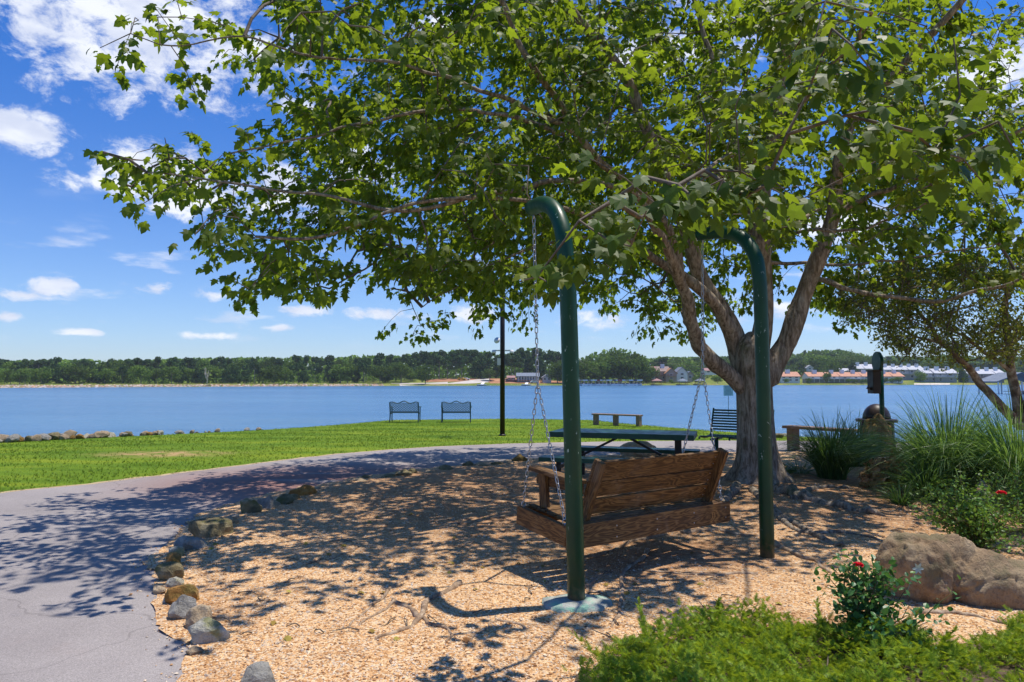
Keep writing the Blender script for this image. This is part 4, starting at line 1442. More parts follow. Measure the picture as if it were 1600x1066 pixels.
    near = [(840, 432, 3.5), (868, 448, 3.4), (812, 440, 3.6), (905, 345, 3.5), (985, 385, 3.3), (950, 375, 3.4), (1010, 330, 3.2), (1080, 305, 3.1), (1120, 300, 3.1), (1165, 308, 3.2), (1225, 305, 3.4),
            (1060, 290, 3.2), (1130, 280, 3.1), (1195, 290, 3.2), (1330, 70, 2.7), (1362, 110, 2.7), (1300, 45, 2.8), (1395, 165, 2.8), (1425, 205, 2.9), (1460, 235, 3), (1560, 190, 2.8), (1585, 235, 2.8),
            (1500, 150, 3), (1540, 290, 3.2), (545, 40, 5.3), (620, 66, 5.2), (470, 20, 5.4), (900, 240, 4.2), (700, 60, 5.0), (760, 240, 5.0), (1010, 70, 4.2), (1260, 150, 3.1), (1230, 210, 3.1), (1490, 60, 3), (1170, 110, 3.2), (830, 150, 4.8)]
    near = np.array([at(*p) for p in near])
    alltips = np.concatenate([near, tips])
    order = np.argsort([np.min(np.linalg.norm(np.array(nodes[:nl:3]) - p, axis=1)) for p in alltips])
    ND = np.zeros((60000, 3))
    ND[:nl] = nodes
    cost = np.zeros(60000)
    par = list(parent)
    cnt = nl
    tipnode = {}
    for oi in order:
        p = alltips[oi]
        d = np.linalg.norm(ND[:cnt] - p, axis=1)
        # an outgoing twig climbs or runs level: punish parents above and outside the tip
        k = d + cost[:cnt] * .18 + np.clip(ND[:cnt, 2] - p[2], 0, 9) * .15
        b = int(np.argmin(k))
        dist = d[b]
        a_ = ND[b].copy()
        m = max(1, int(dist / .2))
        prev = b
        bow = rs.normal(size=3) * dist * .06 + np.array([0, 0, .13 * dist])
        for q in range(1, m + 1):
            t = q / m
            if cnt >= 59990:
                break
            ND[cnt] = a_ * (1 - t) + p * t + bow * math.sin(math.pi * t) + (rs.normal(size=3) * .012 if q < m else 0)
            cost[cnt] = cost[prev] + dist / m
            par.append(prev)
            prev = cnt
            cnt += 1
        tipnode[oi] = prev
    # radius by number of tips carried
    load = np.zeros(cnt)
    for oi, nd in tipnode.items():
        q, guard = nd, 0
        while q >= nl and guard < 400:
            load[q] += 1
            q = par[q]
            guard += 1
    tw = MB()
    idx = np.arange(nl, cnt)
    pr = np.array(par)[idx]
    A, B = ND[pr], ND[idx]
    rb = .0022 * np.sqrt(load[idx]) + .0012
    ra = np.where(pr >= nl, .0022 * np.sqrt(np.maximum(load[pr], 1)) + .0012, rb * 1.15)
    D = B - A
    ok = np.linalg.norm(D, axis=1) > 1e-4
    A, B, D, ra, rb = A[ok], B[ok], D[ok], ra[ok], rb[ok]
    fr = frames(D, np.tile([.13, .21, 1.0], (len(D), 1)))
    aa = np.linspace(0, 2 * np.pi, 5, endpoint=False)
    ca = np.cos(aa)[None, :, None] * fr[:, None, :, 0] + np.sin(aa)[None, :, None] * fr[:, None, :, 2]
    V = np.concatenate([A[:, None] + ca * ra[:, None, None], B[:, None] + ca * rb[:, None, None]], 1)
    q5 = np.arange(5)
    Ft = np.stack([q5, (q5 + 1) % 5, 5 + (q5 + 1) % 5, 5 + q5], 1)
    F = (Ft[None] + (np.arange(len(A)) * 10)[:, None, None]).reshape(-1, 4)
    tw.add(V.reshape(-1, 3) - O, F)
    # leaves: opposite pairs along the last half metre of each twig
    LT, LD, LU, LS, isnear = [], [], [], [], []
    for oi, nd in tipnode.items():
        p = ND[nd]
        pp = ND[par[nd]]
        pp2 = ND[par[par[nd]]] if par[par[nd]] >= 0 else pp
        ax = p - pp2 + rs.normal(size=3) * .02
        out = p - np.array([CEN[0], CEN[1], p[2]])
        ax = ax / (np.linalg.norm(ax) + 1e-6) + .5 * out / (np.linalg.norm(out) + 1e-6)
        ax /= np.linalg.norm(ax) + 1e-6
        nn = 14 if oi < len(near) else 17
        t = rs.random(nn) ** .8 * .42
        side = np.cross(ax, [0, 0, 1.0])
        side /= np.linalg.norm(side) + 1e-6
        sg = np.where(np.arange(nn) % 2, 1.0, -1.0)[:, None]
        pos = p - ax * (t[:, None] - .10) + sg * side * rs.uniform(.02, .13, (nn, 1)) + rs.normal(size=(nn, 3)) * .035
        pos[:, 2] -= rs.random(nn) * .06
        dr = ax * .7 + sg * side * rs.uniform(.3, 1.1, (nn, 1)) + rs.normal(size=(nn, 3)) * .3 + np.array([0, 0, -.75])
        up = np.array([0, 0, 1.0]) + rs.normal(size=(nn, 3)) * .42 + .25 * SUN_DIR
        LT.append(pos)
        LD.append(dr)
        LU.append(up)
        LS.append(rs.uniform(.045, .108, nn) if oi >= len(near) else rs.uniform(.06, .10, nn))
        isnear.append(np.full(nn, oi < len(near)))
    LT, LD, LU, LS, isnear = np.concatenate(LT), np.concatenate(LD), np.concatenate(LU), np.concatenate(LS), np.concatenate(isnear)
    a_, b_, c_ = project(LT)
    kp = ~(hidden(a_, b_, c_) & ~isnear) & ~((a_ > 1080) & (a_ < 1250) & (b_ > 352) & (c_ < 5))
    LT, LD, LU, LS, isnear = LT[kp], LD[kp], LU[kp], LS[kp], isnear[kp]
    # curl variety: three leaf shapes
    fr = frames(LD, LU)
    _, _, ldep = project(LT)
    lx, ly, _ = project(LT)
    infr = (lx > 0) & (lx < 1600) & (ly > -10)
    big = np.argsort(np.where(infr, -LS / ldep, 9))[:300]
    mask = np.ones(len(LT), bool)
    mask[big] = False
    which = rs.integers(0, 3, len(LT))
    shapes = []
    for c in range(3):
        Lv = LEAF.copy()
        Lv[:, 2] *= (1.0, 1.9, .4)[c]
        Lv[:, 2] -= (0, .18, .30)[c] * Lv[:, 1] ** 2
        Lv[:, 0] *= (1, .85, 1.08)[c]
        shapes.append(Lv)
    lm = MB()
    for c in range(3):
        s_ = mask & (which == c)
        lm.rep(shapes[c], LEAFF, fr[s_], LS[s_] * 1.22, LT[s_] - O)
    tag(tw.obj('twigs', M['twig'], root, smooth=True), kind='stuff')
    tag(lm.obj('foliage', M['leaf'], root), kind='stuff')
    lmesh = [MB().add(s_, LEAFF).mesh('leaf', M['leaf_one']) for s_ in shapes]
    for b in big:
        mt = Matrix([list(r_) for r_ in fr[b]]).to_4x4()
        link_mesh('leaf', lmesh[which[b]], root, tuple(LT[b] - O), mt.to_euler(), (LS[b] * 1.15,) * 3)
    # surface roots
    rr = random.Random(4)
    def root_(pts, r0, r1):
        P = smooth_path(pts, 6)
        n_ = len(P)
        w = np.linspace(0, 1, n_)
        P[:, 0] += np.array([mnoise.noise((a1 * 5, P[0][0], 0)) for a1 in w]) * .05
        P[:, 1] += np.array([mnoise.noise((a1 * 5, P[0][1], 4)) for a1 in w]) * .05
        rd = (r0 * (1 - w) + r1 * w) * (1.3 if r0 < .03 else 1)
        P[:, 2] = bed_z(P[:, 0], P[:, 1]) + rd * .15 + np.array([mnoise.noise((a1 * 9, 3, P[0][0])) for a1 in w]) * r0 * .7
        P[-1][2] -= .03
        MB().tube(P - O, rd, 8, wob=.08).obj('surface_root', M['root'] if r0 < .03 else M['bark'], root, smooth=True)
    def G(px, py):
        g = ground(px, py, .05)
        return (g[0], g[1], 0)
    root_([G(1215, 778), G(1262, 790), G(1320, 800), G(1400, 812)], .09, .02)
    root_([G(1150, 772), G(1120, 800), G(1080, 812)], .07, .015)
    root_([G(1175, 778), G(1230, 815), G(1290, 850), G(1330, 862)], .05, .012)
    root_([G(1200, 800), G(1250, 835), G(1330, 838), G(1385, 850)], .03, .01)
    root_([G(1240, 790), G(1280, 772), G(1340, 770)], .05, .012)
    root_([G(720, 915), G(680, 935), G(655, 965), G(625, 985), G(585, 1008)], .020, .006)
    root_([G(655, 965), G(620, 940), G(600, 950), G(560, 985)], .014, .005)
    root_([G(655, 965), G(690, 985), G(705, 1010)], .012, .004)
    root_([G(640, 905), G(610, 925), G(575, 950), G(545, 990)], .012, .004)
    root_([G(900, 790), G(850, 800), G(760, 815), G(690, 820)], .014, .005)
    root_([G(1030, 838), G(980, 850), G(930, 868), G(845, 872)], .018, .006)
    root_([G(1010, 860), G(975, 900), G(968, 950), G(955, 980)], .016, .005)
    root_([G(1060, 835), G(1120, 832), G(1180, 842)], .022, .008)
    root_([G(930, 905), G(905, 930), G(945, 922)], .012, .004)
    root_([G(1210, 850), G(1240, 868), G(1275, 880), G(1300, 905)], .022, .008)
    root_([G(1180, 900), G(1110, 905), G(1040, 900), G(990, 890)], .012, .004)
    root_([G(1430, 960), G(1480, 958), G(1530, 966), G(1600, 985)], .016, .007)
    root_([G(560, 860), G(520, 880), G(480, 885)], .010, .004)
    root_([G(820, 985), G(780, 970), G(760, 985), G(735, 1010)], .008, .003)
    return root


maple()

# ------------------------------------------------------------------ fallen twigs and leaves
rr = random.Random(12)
for i in range(34):
    px, py = rr.uniform(330, 1380), rr.uniform(790, 1010)
    g = ground(px, py, .05)
    z = float(bed_z(g[0], g[1])) + .008
    a = rr.uniform(0, 6.28)
    Ln = rr.uniform(.06, .22)
    d = np.array([math.cos(a), math.sin(a), 0])
    n_ = np.array([-d[1], d[0], 0])
    P = smooth_path([d * 0, d * Ln * .4 + n_ * rr.uniform(-.02, .02) + [0, 0, .01], d * Ln * .7 + n_ * rr.uniform(-.03, .03), d * Ln], 3)
    m = MB().tube(P, np.linspace(.0045, .0015, len(P)), 5)
    m.tube([P[4], P[4] + n_ * Ln * .3 + d * Ln * .2 + [0, 0, .01]], [.002, .001], 4)
    o = m.obj('fallen_twig', M['twig'], smooth=True)
    o.location = (g[0], g[1], z)
    tag(o, 'thin dry grey twig lying on the gravel under the maple', 'twig', 'fallen twigs on the bed')
for i in range(46):
    px, py = rr.uniform(320, 1380), rr.uniform(800, 1040)
    g = ground(px, py, .05)
    z = float(bed_z(g[0], g[1])) + .012
    if i == 0:
        fl = MB().add(LEAF * [1, 1, 2.2], LEAFF).mesh('fallen_leaf', M['fallen_leaf'])
    o = link_mesh('fallen_leaf', fl, None, (g[0], g[1], z), (rr.uniform(-.4, .4), rr.uniform(-.4, .4), rr.uniform(0, 6)), (rr.uniform(.035, .06),) * 3)
    tag(o, 'dry yellow or brown maple leaf lying on the gravel', 'leaf', 'fallen leaves on the bed')


# ------------------------------------------------------------------ ornamental grasses
def grass_clump(px, py, n, hgt, spread, mat, label, seed, plumes=0, fine=1.0, loc=None):
    rs = np.random.default_rng(seed)
    g = ground(px, py, .03) if loc is None else np.array(loc)
    root = np.array([g[0], g[1], .03 + 0 * g[2]])
    mb = MB()
    K = 9
    t = np.linspace(0, 1, K)
    for i in range(n):
        a = rs.random() * 6.283
        lean = rs.random() ** .7
        r0 = rs.random() ** .5 * spread * .22
        h = hgt * rs.uniform(.65, 1.12) * (1 - .25 * lean)
        out = spread * (.2 + .95 * lean) * rs.uniform(.7, 1.15)
        d = np.array([math.cos(a), math.sin(a), 0])
        x = r0 + out * t ** 1.7
        z = h * (1.22 * t - (.25 + .55 * lean) * t ** 3)
        P = d[None] * x[:, None] + np.c_[np.zeros(K), np.zeros(K), z]
        P += (rs.normal(size=3) * .03)[None] * t[:, None] ** 2
        wdt = .0045 * fine * np.array([.8, 1, 1, 1, .95, .85, .7, .45, .08])
        s = np.cross(d, [0, 0, 1]) * math.cos(rs.random() * 2) + np.array([0, 0, .5]) * rs.normal() * .3 + d * rs.normal() * .5
        s /= np.linalg.norm(s)
        V = np.concatenate([P - s * wdt[:, None], P + s * wdt[:, None]])
        F = np.stack([np.arange(K - 1), np.arange(1, K), K + np.arange(1, K), K + np.arange(K - 1)], 1)
        mb.add(V, F)
    o = mb.obj('grass_clump', mat)
    o.location = root
    tag(o, label, 'ornamental grass', 'ornamental grasses')
    o['kind'] = 'thing'
    return o


grass_clump(1300, 750, 950, 1.08, .85, M['blade_dark'], 'dark green fountain grass left of the withered brown shrub', 1)
grass_clump(1352, 732, 420, .85, .5, M['blade_dark'], 'dark grass growing round the foot of the standing stone', 2)
grass_clump(1485, 775, 1500, 1.42, 1.15, M['blade'], 'tall bright arching grass, the left one of the big pair', 3)
grass_clump(1595, 790, 1500, 1.42, 1.1, M['blade'], 'tall bright arching grass at the edge of the picture under the small tree', 4)
grass_clump(1335, 733, 420, 1.0, .55, M['blade_dark'], 'arching dark grass directly behind the withered shrub', 12)
grass_clump(1420, 742, 300, .55, .5, M['blade'], 'low thin grass between the standing stone and the tall grasses', 5)
grass_clump(1445, 785, 500, .62, .7, M['blade_dark'], 'low dark grass at the feet of the tall grasses', 6)
grass_clump(1410, 795, 160, .35, .35, M['blade_dark'], 'sparse low tuft on the bare earth before the tall grasses', 8)
grass_clump(1215, 745, 200, .26, .6, M['blade_dark'], 'short dark grass strip just right of the maple trunk', 7)
grass_clump(1248, 742, 200, .24, .6, M['blade_dark'], 'short dark grass between the trunk and the fountain grass', 9)


# ------------------------------------------------------------------ shrubs
def ell_leaf(w=.34):
    V = np.array([[0, 0, 0], [w, .3, .05], [w * .85, .65, .03], [0, 1, -.12], [-w * .85, .65, .03], [-w, .3, .05], [0, .5, -.04]])
    F = np.array([[6, 0, 1], [6, 1, 2], [6, 2, 3], [6, 3, 4], [6, 4, 5], [6, 5, 0]])
    return V, F


def rose_bush(px, py, loc, n_st, hgt, spread, nleaf, lsize, mat, label, seed, flowers):
    rs = np.random.default_rng(seed)
    g = ground(px, py, .03) if loc is None else np.array(loc)
    root = empty('rose_bush', (g[0], g[1], .03), label, 'rose bush', 'red rose bushes')
    st = MB()
    tips = []
    for i in range(n_st):
        a = rs.random() * 6.283
        r = spread * rs.random() ** .6
        h = hgt * rs.uniform(.55, 1.0) * (1 - .35 * (r / spread) ** 2)
        e = np.array([math.cos(a) * r, math.sin(a) * r, h])
        mid = e * [.35, .35, .55] + rs.normal(size=3) * .03
        P = smooth_path([[0, 0, -.03], mid, e], 6)
        st.tube(P, np.linspace(.007, .002, len(P)), 5)
        tips += [(P[q], P[min(q + 1, len(P) - 1)] - P[q - 1]) for q in range(4, len(P))]
        for b in range(3):
            s0 = P[rs.integers(4, len(P) - 1)]
            e2 = s0 + rs.normal(size=3) * spread * .22 + [0, 0, .06]
            st.tube([s0, (s0 + e2) / 2 + [0, 0, .01], e2], [.003, .002, .001], 4)
            tips += [((s0 + e2) / 2, e2 - s0), (e2, e2 - s0), (s0 * .3 + e2 * .7, e2 - s0)]
    st.obj('stems', M['stem'], root, smooth=True)
    TV, TF = ell_leaf()
    k = rs.integers(0, len(tips), nleaf)
    T = np.array([tips[q][0] for q in k]) + rs.normal(size=(nleaf, 3)) * .035
    D = np.array([tips[q][1] for q in k])
    D = D / (np.linalg.norm(D, axis=1)[:, None] + 1e-6) * .6 + rs.normal(size=(nleaf, 3)) * .8
    U = np.tile([.2, 0, 1.0], (nleaf, 1)) + rs.normal(size=(nleaf, 3)) * .5
    T[:, 2] = np.maximum(T[:, 2], .03)
    m = MB().rep(TV, TF, frames(D, U), rs.uniform(.6, 1.25, nleaf) * lsize, T)
    tag(m.obj('leaves', mat, root), kind='stuff')
    for (fx, fy, fd, fs) in flowers:
        c = at(fx, fy, fd) - np.array([g[0], g[1], .03])
        m = MB()
        for q in range(26):
            a = q * 2.4
            tl = .25 + q / 26 * 1.0
            d = np.array([math.cos(a) * tl, math.sin(a) * tl, 1.15 - tl * .75])
            m.rep(TV * [1.9, 1, 2.2], TF, frames(d[None], np.array([[-math.cos(a), -math.sin(a), .8]])), [fs * (.6 + q / 60)], c[None] * 1.0)
        f = m.obj('flower', M['petal'], root)
        MB().tube([c * [.9, .9, 1] - [0, 0, .12], c - [0, 0, .0]], .0018, 5).obj('flower_stalk', M['stem'], root)
    return root


g1 = ground(1352, 1030, .03)
rose_bush(0, 0, (g1[0], g1[1], 0), 20, .52, .31, 1300, .038, M['rose_leaf'], 'young rose bush with one red flower standing in the juniper', 31, [(1341, 884, g1[1] - .02, .034)])
g2 = ground(1545, 868, .03)
rose_bush(0, 0, (g2[0], g2[1] + .15, 0), 44, .60, .58, 4200, .032, M['rose_leaf2'], 'dense rose bush behind the boulder with a red bloom near its top', 32, [(1565, 771, g2[1] - .1, .045)])
g3 = ground(1600, 850, .03)
rose_bush(0, 0, (g3[0] + .25, g3[1] + .2, 0), 26, .62, .5, 2000, .032, M['rose_leaf2'], 'rose bush cut by the edge of the picture behind the boulder', 33, [])

# spent whitish blooms on the near rose
rs = np.random.default_rng(2)
TV, TF = ell_leaf(.22)
for (px, py, lab) in [(1433, 888, 'whitish star shaped spent bloom above the young rose bush, topmost of the two'), (1404, 985, 'whitish spent bloom low among the leaves of the young rose bush')]:
    c = at(px, py, g1[1] - .05)
    a = np.arange(6) * 1.05
    D = np.c_[np.cos(a), a * 0 - .4, np.sin(a)]
    m = MB().rep(TV, TF, frames(D, np.tile([0, -1.0, .2], (6, 1))), np.full(6, .034), np.tile([0, 0, 0.0], (6, 1)))
    m.tube([(0, .01, 0), (-.04, .03, -.13)], .0015, 4)
    o = m.obj('spent_bloom', leaf_mat('pale sepals', [(0.45, 0.5, 0.42), (0.6, 0.62, 0.55)], .2, (.5, .5, .4)) if py < 900 else bpy.data.materials['pale sepals'])
    o.location = c
    tag(o, lab, 'flower')

# withered brown shrub
g = ground(1340, 752, .03)
root = empty('withered_shrub', (g[0] - .05, g[1] - .95, .05), 'withered brown shrub with curled dry leaves in front of the standing stone', 'shrub')
n = 1500
rs = np.random.default_rng(9)
d = rs.normal(size=(n, 3))
d /= np.linalg.norm(d, axis=1)[:, None]
d[:, 2] = np.abs(d[:, 2])
T = d * rs.uniform(.55, 1.0, (n, 1)) * np.array([.36, .28, .42])
T *= (1 + .15 * np.sin(T[:, :1] * 22))
TV, TF = ell_leaf(.42)
tag(MB().rep(TV * [1, 1, 3], TF, frames(rs.normal(size=(n, 3)) + [0, 0, -.3], d + rs.normal(size=(n, 3)) * .6), rs.uniform(.04, .085, n), T).obj('dry_leaves', M['dry_leaf'], root), kind='stuff')
m = MB()
for i in range(26):
    e = d[i] * np.array([.34, .26, .4])
    m.tube([(0, 0, 0), e * [.4, .4, .6], e], [.008, .005, .002], 5)
m.obj('stems', M['twig'], root, smooth=True)


# ------------------------------------------------------------------ juniper ground cover
def juniper():
    rs = np.random.default_rng(14)
    poly = np.array([ground(*p, .15)[:2] for p in [(905, 1062), (925, 1015), (985, 982), (1060, 968), (1120, 950), (1200, 952), (1262, 965), (1330, 975), (1400, 968), (1440, 985), (1500, 1002), (1560, 985), (1640, 960)]])
    poly = np.concatenate([poly, [(4.2, 3.0), (4.0, 2.2), (0.2, 2.2)]])
    def hgt(x, y):
        return .11 + .13 * lump(x, y, 2.4, 8.1) + .08 * lump(x, y, 6.5, 2.1)
    # where it thins
    N = 60000
    P = np.c_[rs.uniform(.1, 4.4, N), rs.uniform(2.2, 4.7, N)]
    P = P[inside(P + rs.normal(size=P.shape) * .045, poly)]
    P = P[lump(P[:, 0], P[:, 1], 3.0, 5.5) > -.36]
    P = P[:26000]
    inn = inside(P, poly)
    H = np.where(inn, np.maximum(hgt(P[:, 0], P[:, 1]), .03), .03) * rs.uniform(.35, 1.1, len(P))
    # sprig: a short stem with scale leaves on both sides
    V, F = [], []
    nseg = 7
    for i in range(nseg):
        y = i / nseg
        l = .42 * (1 - y * .6)
        for s in (1, -1):
            b = len(V)
            V += [[0, y - .02, 0], [s * l, y + .22, .03 + .02 * (i % 2)], [s * .02, y + .12, .05]]
            F.append([b, b + 1, b + 2] if s > 0 else [b, b + 2, b + 1])
        b = len(V)
        V += [[-.03, y, .0], [.03, y, .0], [0, y + .26, .14 * (1 if i % 2 else -.5)]]
        F.append([b, b + 1, b + 2])
    V, F = np.array(V), np.array(F)
    a = rs.random(len(P)) * 6.283
    D = np.c_[np.cos(a), np.sin(a), rs.uniform(.1, 1.3, len(P))]
    T = np.c_[P, H + .04]
    mb = MB().rep(V, F, frames(D, np.tile([0, 0, 1.0], (len(P), 1)) + rs.normal(size=(len(P), 3)) * .4), rs.uniform(.022, .055, len(P)), T)
    o = mb.obj('juniper_cover', M['juniper'])
    tag(o, 'low feathery yellow green juniper covering the bottom corner of the bed', 'ground cover', kind='stuff')
    # longer arching shoots
    mb = MB()
    for (px, py) in [(940, 1030), (1010, 1000), (1120, 965), (1230, 1005), (1245, 1040), (1290, 1000), (1470, 1010), (1180, 1045), (1560, 1020), (980, 1045), (1390, 1000), (1330, 985)]:
        g = ground(px, py, .12)
        a0 = rs.random() * 6.283
        for q in range(22):
            c = np.array([g[0], g[1], .12]) + np.array([math.cos(a0), math.sin(a0), .9]) * q * .008
            dd = np.array([[math.cos(a0) + rs.normal() * .5, math.sin(a0) + rs.normal() * .5, .8]])
            mb.rep(V, F, frames(dd, np.array([[0, 0, 1.0]]) + rs.normal(size=(1, 3)) * .3), [.06 * (1 - q / 40)], c[None])
    tag(mb.obj('juniper_shoots', M['juniper']), 'upright feathery shoots rising out of the juniper', 'ground cover', kind='stuff')
    # dark litter and woody stems under it
    gm = strip(be[:2], be[:2], 2, lambda x, y: x * 0)
    m = MB()
    for i in range(90):
        p = P[rs.integers(0, len(P))]
        a = rs.random() * 6.28
        L = rs.uniform(.15, .4)
        m.tube([(p[0], p[1], .05), (p[0] + math.cos(a) * L * .5, p[1] + math.sin(a) * L * .5, .10), (p[0] + math.cos(a) * L, p[1] + math.sin(a) * L, .12)], [.006, .004, .002], 5)
    tag(m.obj('juniper_stems', M['twig'], smooth=True), 'woody creeping stems under the juniper', 'ground cover', kind='stuff')
    # litter sheet
    cpt = poly.mean(0)
    n = 160
    pc = np.concatenate([poly, poly[:1]])
    ss = np.r_[0, np.cumsum(np.linalg.norm(np.diff(pc, axis=0), axis=1))]
    tt = np.linspace(0, ss[-1], n)
    pe = np.c_[np.interp(tt, ss, pc[:, 0]), np.interp(tt, ss, pc[:, 1])]
    tag(strip(pe, np.repeat(cpt[None], n, 0), 24, lambda x, y: bed_z(x, y) + .012, .03).obj('soil_litter', M['soil'], smooth=True), kind='structure')


juniper()


# ------------------------------------------------------------------ crape myrtle on the right
def myrtle():
    rs = np.random.default_rng(77)
    b = at(1592, 680, 10.6)
    O = np.array([b[0], b[1], 0.0])
    root = empty('crape_myrtle', tuple(O), 'small multi-stemmed tree with thin yellowish foliage rising from the tall grass', 'tree')
    limbs = [([(1596, 668, 10.6), (1560, 630, 10.6), (1528, 592, 10.6), (1500, 562, 10.5), (1472, 535, 10.5), (1448, 505, 10.4), (1425, 470, 10.3)], .075, .02),
             ([(1598, 670, 10.6), (1588, 620, 10.7), (1580, 570, 10.7), (1574, 520, 10.7), (1570, 470, 10.6), (1585, 420, 10.6)], .085, .03),
             ([(1580, 580, 10.7), (1552, 560, 10.7), (1525, 538, 10.8), (1500, 522, 10.8), (1470, 505, 10.8), (1420, 490, 10.8)], .035, .01),
             ([(1600, 668, 10.6), (1612, 610, 10.5), (1640, 560, 10.5), (1660, 500, 10.5)], .07, .03),
             ([(1472, 535, 10.5), (1430, 525, 10.6), (1390, 500, 10.7), (1350, 480, 10.9), (1318, 470, 11)], .022, .006),
             ([(1576, 545, 10.7), (1600, 520, 10.6), (1625, 480, 10.6)], .03, .01),
             ([(1500, 562, 10.5), (1490, 520, 10.8), (1500, 470, 11), (1520, 430, 11)], .025, .008),
             ([(1430, 525, 10.6), (1415, 560, 10.4), (1400, 575, 10.3)], .01, .003)]
    seeds = []
    for pts, r0, r1 in limbs:
        P = smooth_path([at(*p) for p in pts], 6)
        w = np.linspace(0, 1, len(P))
        P += np.c_[lump(w * 8, w + pts[0][0], 1, 1), lump(w * 8, w + 3, 1, 5), w * 0] * .05
        MB().tube(P - O, r0 * (1 - w) + r1 * w, 10, wob=.03).obj('branch', M['myrtle_bark'], root, smooth=True)
        seeds += [p for p in P[int(len(P) * .35):]]
    seeds = np.array(seeds)
    tw, LT, LD = MB(), [], []
    n = 0
    while n < 820:
        px, py = rs.uniform(1310, 1680), rs.uniform(405, 572)
        e = np.interp(px, [1310, 1380, 1440, 1500, 1600, 1680], [505, 545, 560, 572, 560, 560])
        tp = np.interp(px, [1310, 1400, 1500, 1680], [455, 430, 405, 405])
        if not (tp < py < e):
            continue
        if mnoise.noise((px / 28, py / 22, 3)) < -.05:
            continue
        p = at(px, py, rs.uniform(9.4, 12.2))
        k = np.argmin(np.linalg.norm(seeds - p, axis=1))
        s0 = seeds[k]
        mid = (s0 + p) / 2 + rs.normal(size=3) * .08 + [0, 0, .08]
        P = smooth_path([s0, mid, p], 5)
        tw.tube(P - O, np.linspace(.008, .0025, len(P)), 4)
        seeds = np.concatenate([seeds, P[4:9:2]])
        m = 24
        t = rs.random(m)
        ax = (p - mid) / (np.linalg.norm(p - mid) + 1e-6)
        LT.append(p - ax * (t[:, None] * .4) + rs.normal(size=(m, 3)) * .07)
        LD.append(ax + rs.normal(size=(m, 3)) * .7)
        n += 1
    LT, LD = np.concatenate(LT), np.concatenate(LD)
    TV = np.array([[0, 0, 0], [.3, .5, .05], [0, 1, -.1], [-.3, .5, .05]])
    TF = np.array([[0, 1, 2, 3]])
    m = MB().rep(TV, TF, frames(LD, np.tile([0, 0, 1.0], (len(LT), 1)) + rs.normal(size=LT.shape) * .5), rs.uniform(.04, .072, len(LT)), LT - O)
    tag(tw.obj('twigs', M['twig'], root, smooth=True), kind='stuff')
    tag(m.obj('foliage', M['myrtle_leaf'], root), kind='stuff')


M['myrtle_bark'] = noisy('smooth mottled bark', [(0.35, (0.07, 0.05, 0.035)), (0.5, (0.17, 0.12, 0.08)), (0.62, (0.36, 0.32, 0.25))], 7, bscale=20, bstr=.5)
myrtle()

# ------------------------------------------------------------------ the far bank
FPXS, FYS = [-900, 0, 600, 760, 1000, 1200, 1400, 1600, 2500], [235, 250, 318, 330, 345, 362, 370, 378, 400]


def far_y(px):
    return np.interp(px, FPXS, FYS)


def far_z(px, d):
    px, d = np.asarray(px, float), np.asarray(d, float)
    z = WATER_Z - .6 + 1.35 * sstep(-3, 3, d)
    right = sstep(820, 1250, px)
    z = z + (1.2 + 1.0 * right) * sstep(4, 70, d) + (3 + 13 * right) * sstep(80, 330, d)
    z = z + 1.9 * sstep(560, 720, px) * (1 - sstep(800, 900, px)) * sstep(12, 45, d)
    return z


def far_pt(px, d):
    """place on the far bank: photo column and metres behind its waterline"""
    Y = float(far_y(px)) + d
    return np.array([(px - 800) / FPX * Y / math.cos(PITCH) * 1.0, Y, float(far_z(px, d))])


def far_sheet(name, mat, p0, p1, d0f, d1f, n=60, k=6, lift=0.0, kind='structure'):
    pxs = np.linspace(p0, p1, n)
    V = []
    for p in pxs:
        for t in np.linspace(0, 1, k):
            d = d0f(p) * (1 - t) + d1f(p) * t
            q = far_pt(p, d)
            V.append(q + [0, 0, lift])
    i, j = np.meshgrid(np.arange(n - 1), np.arange(k - 1), indexing='ij')
    F = np.stack([i * k + j, i * k + j + 1, (i + 1) * k + j + 1, (i + 1) * k + j], -1).reshape(-1, 4)[:, ::-1]
    o = MB().add(np.array(V), F).obj(name, mat, smooth=True)
    return tag(o, kind=kind)


DS = np.concatenate([np.linspace(-8, 12, 11), np.linspace(16, 100, 12), np.linspace(120, 700, 16)])
pxs = np.linspace(-900, 2500, 140)
V = np.array([far_pt(p, d) for p in pxs for d in DS])
k = len(DS)
i, j = np.meshgrid(np.arange(len(pxs) - 1), np.arange(k - 1), indexing='ij')
F = np.stack([i * k + j, (i + 1) * k + j, (i + 1) * k + j + 1, i * k + j + 1], -1).reshape(-1, 4)
tag(MB().add(V, F).obj('far_bank', M['far_ground'], smooth=True), kind='structure')
far_sheet('boat_ramp', M['ramp_concrete'], 625, 700, lambda p: -.5, lambda p: 14 + (p - 625) * .15, lift=.05)
far_sheet('ramp_road', M['ramp_concrete'], 690, 765, lambda p: 2 + (p - 690) * .28, lambda p: 14 + (p - 690) * .40, lift=.09)
far_sheet('dirt_track', M['ramp_concrete'], 612, 690, lambda p: 14 - (p - 612) * .04, lambda p: 20, lift=.13)
far_sheet('red_bank', M['red_earth'], 665, 905, lambda p: 16 + (26 - 16) * (p < 765) + 0 * p, lambda p: 46, lift=.07)
far_sheet('bare_earth', M['red_earth'], 332, 352, lambda p: 3, lambda p: 11, lift=.1)
far_sheet('sand_beach', M['sand'], 1426, 1482, lambda p: -.3, lambda p: 9 * math.sin((p - 1424) / 60 * math.pi) ** .5 + .2, lift=.1)

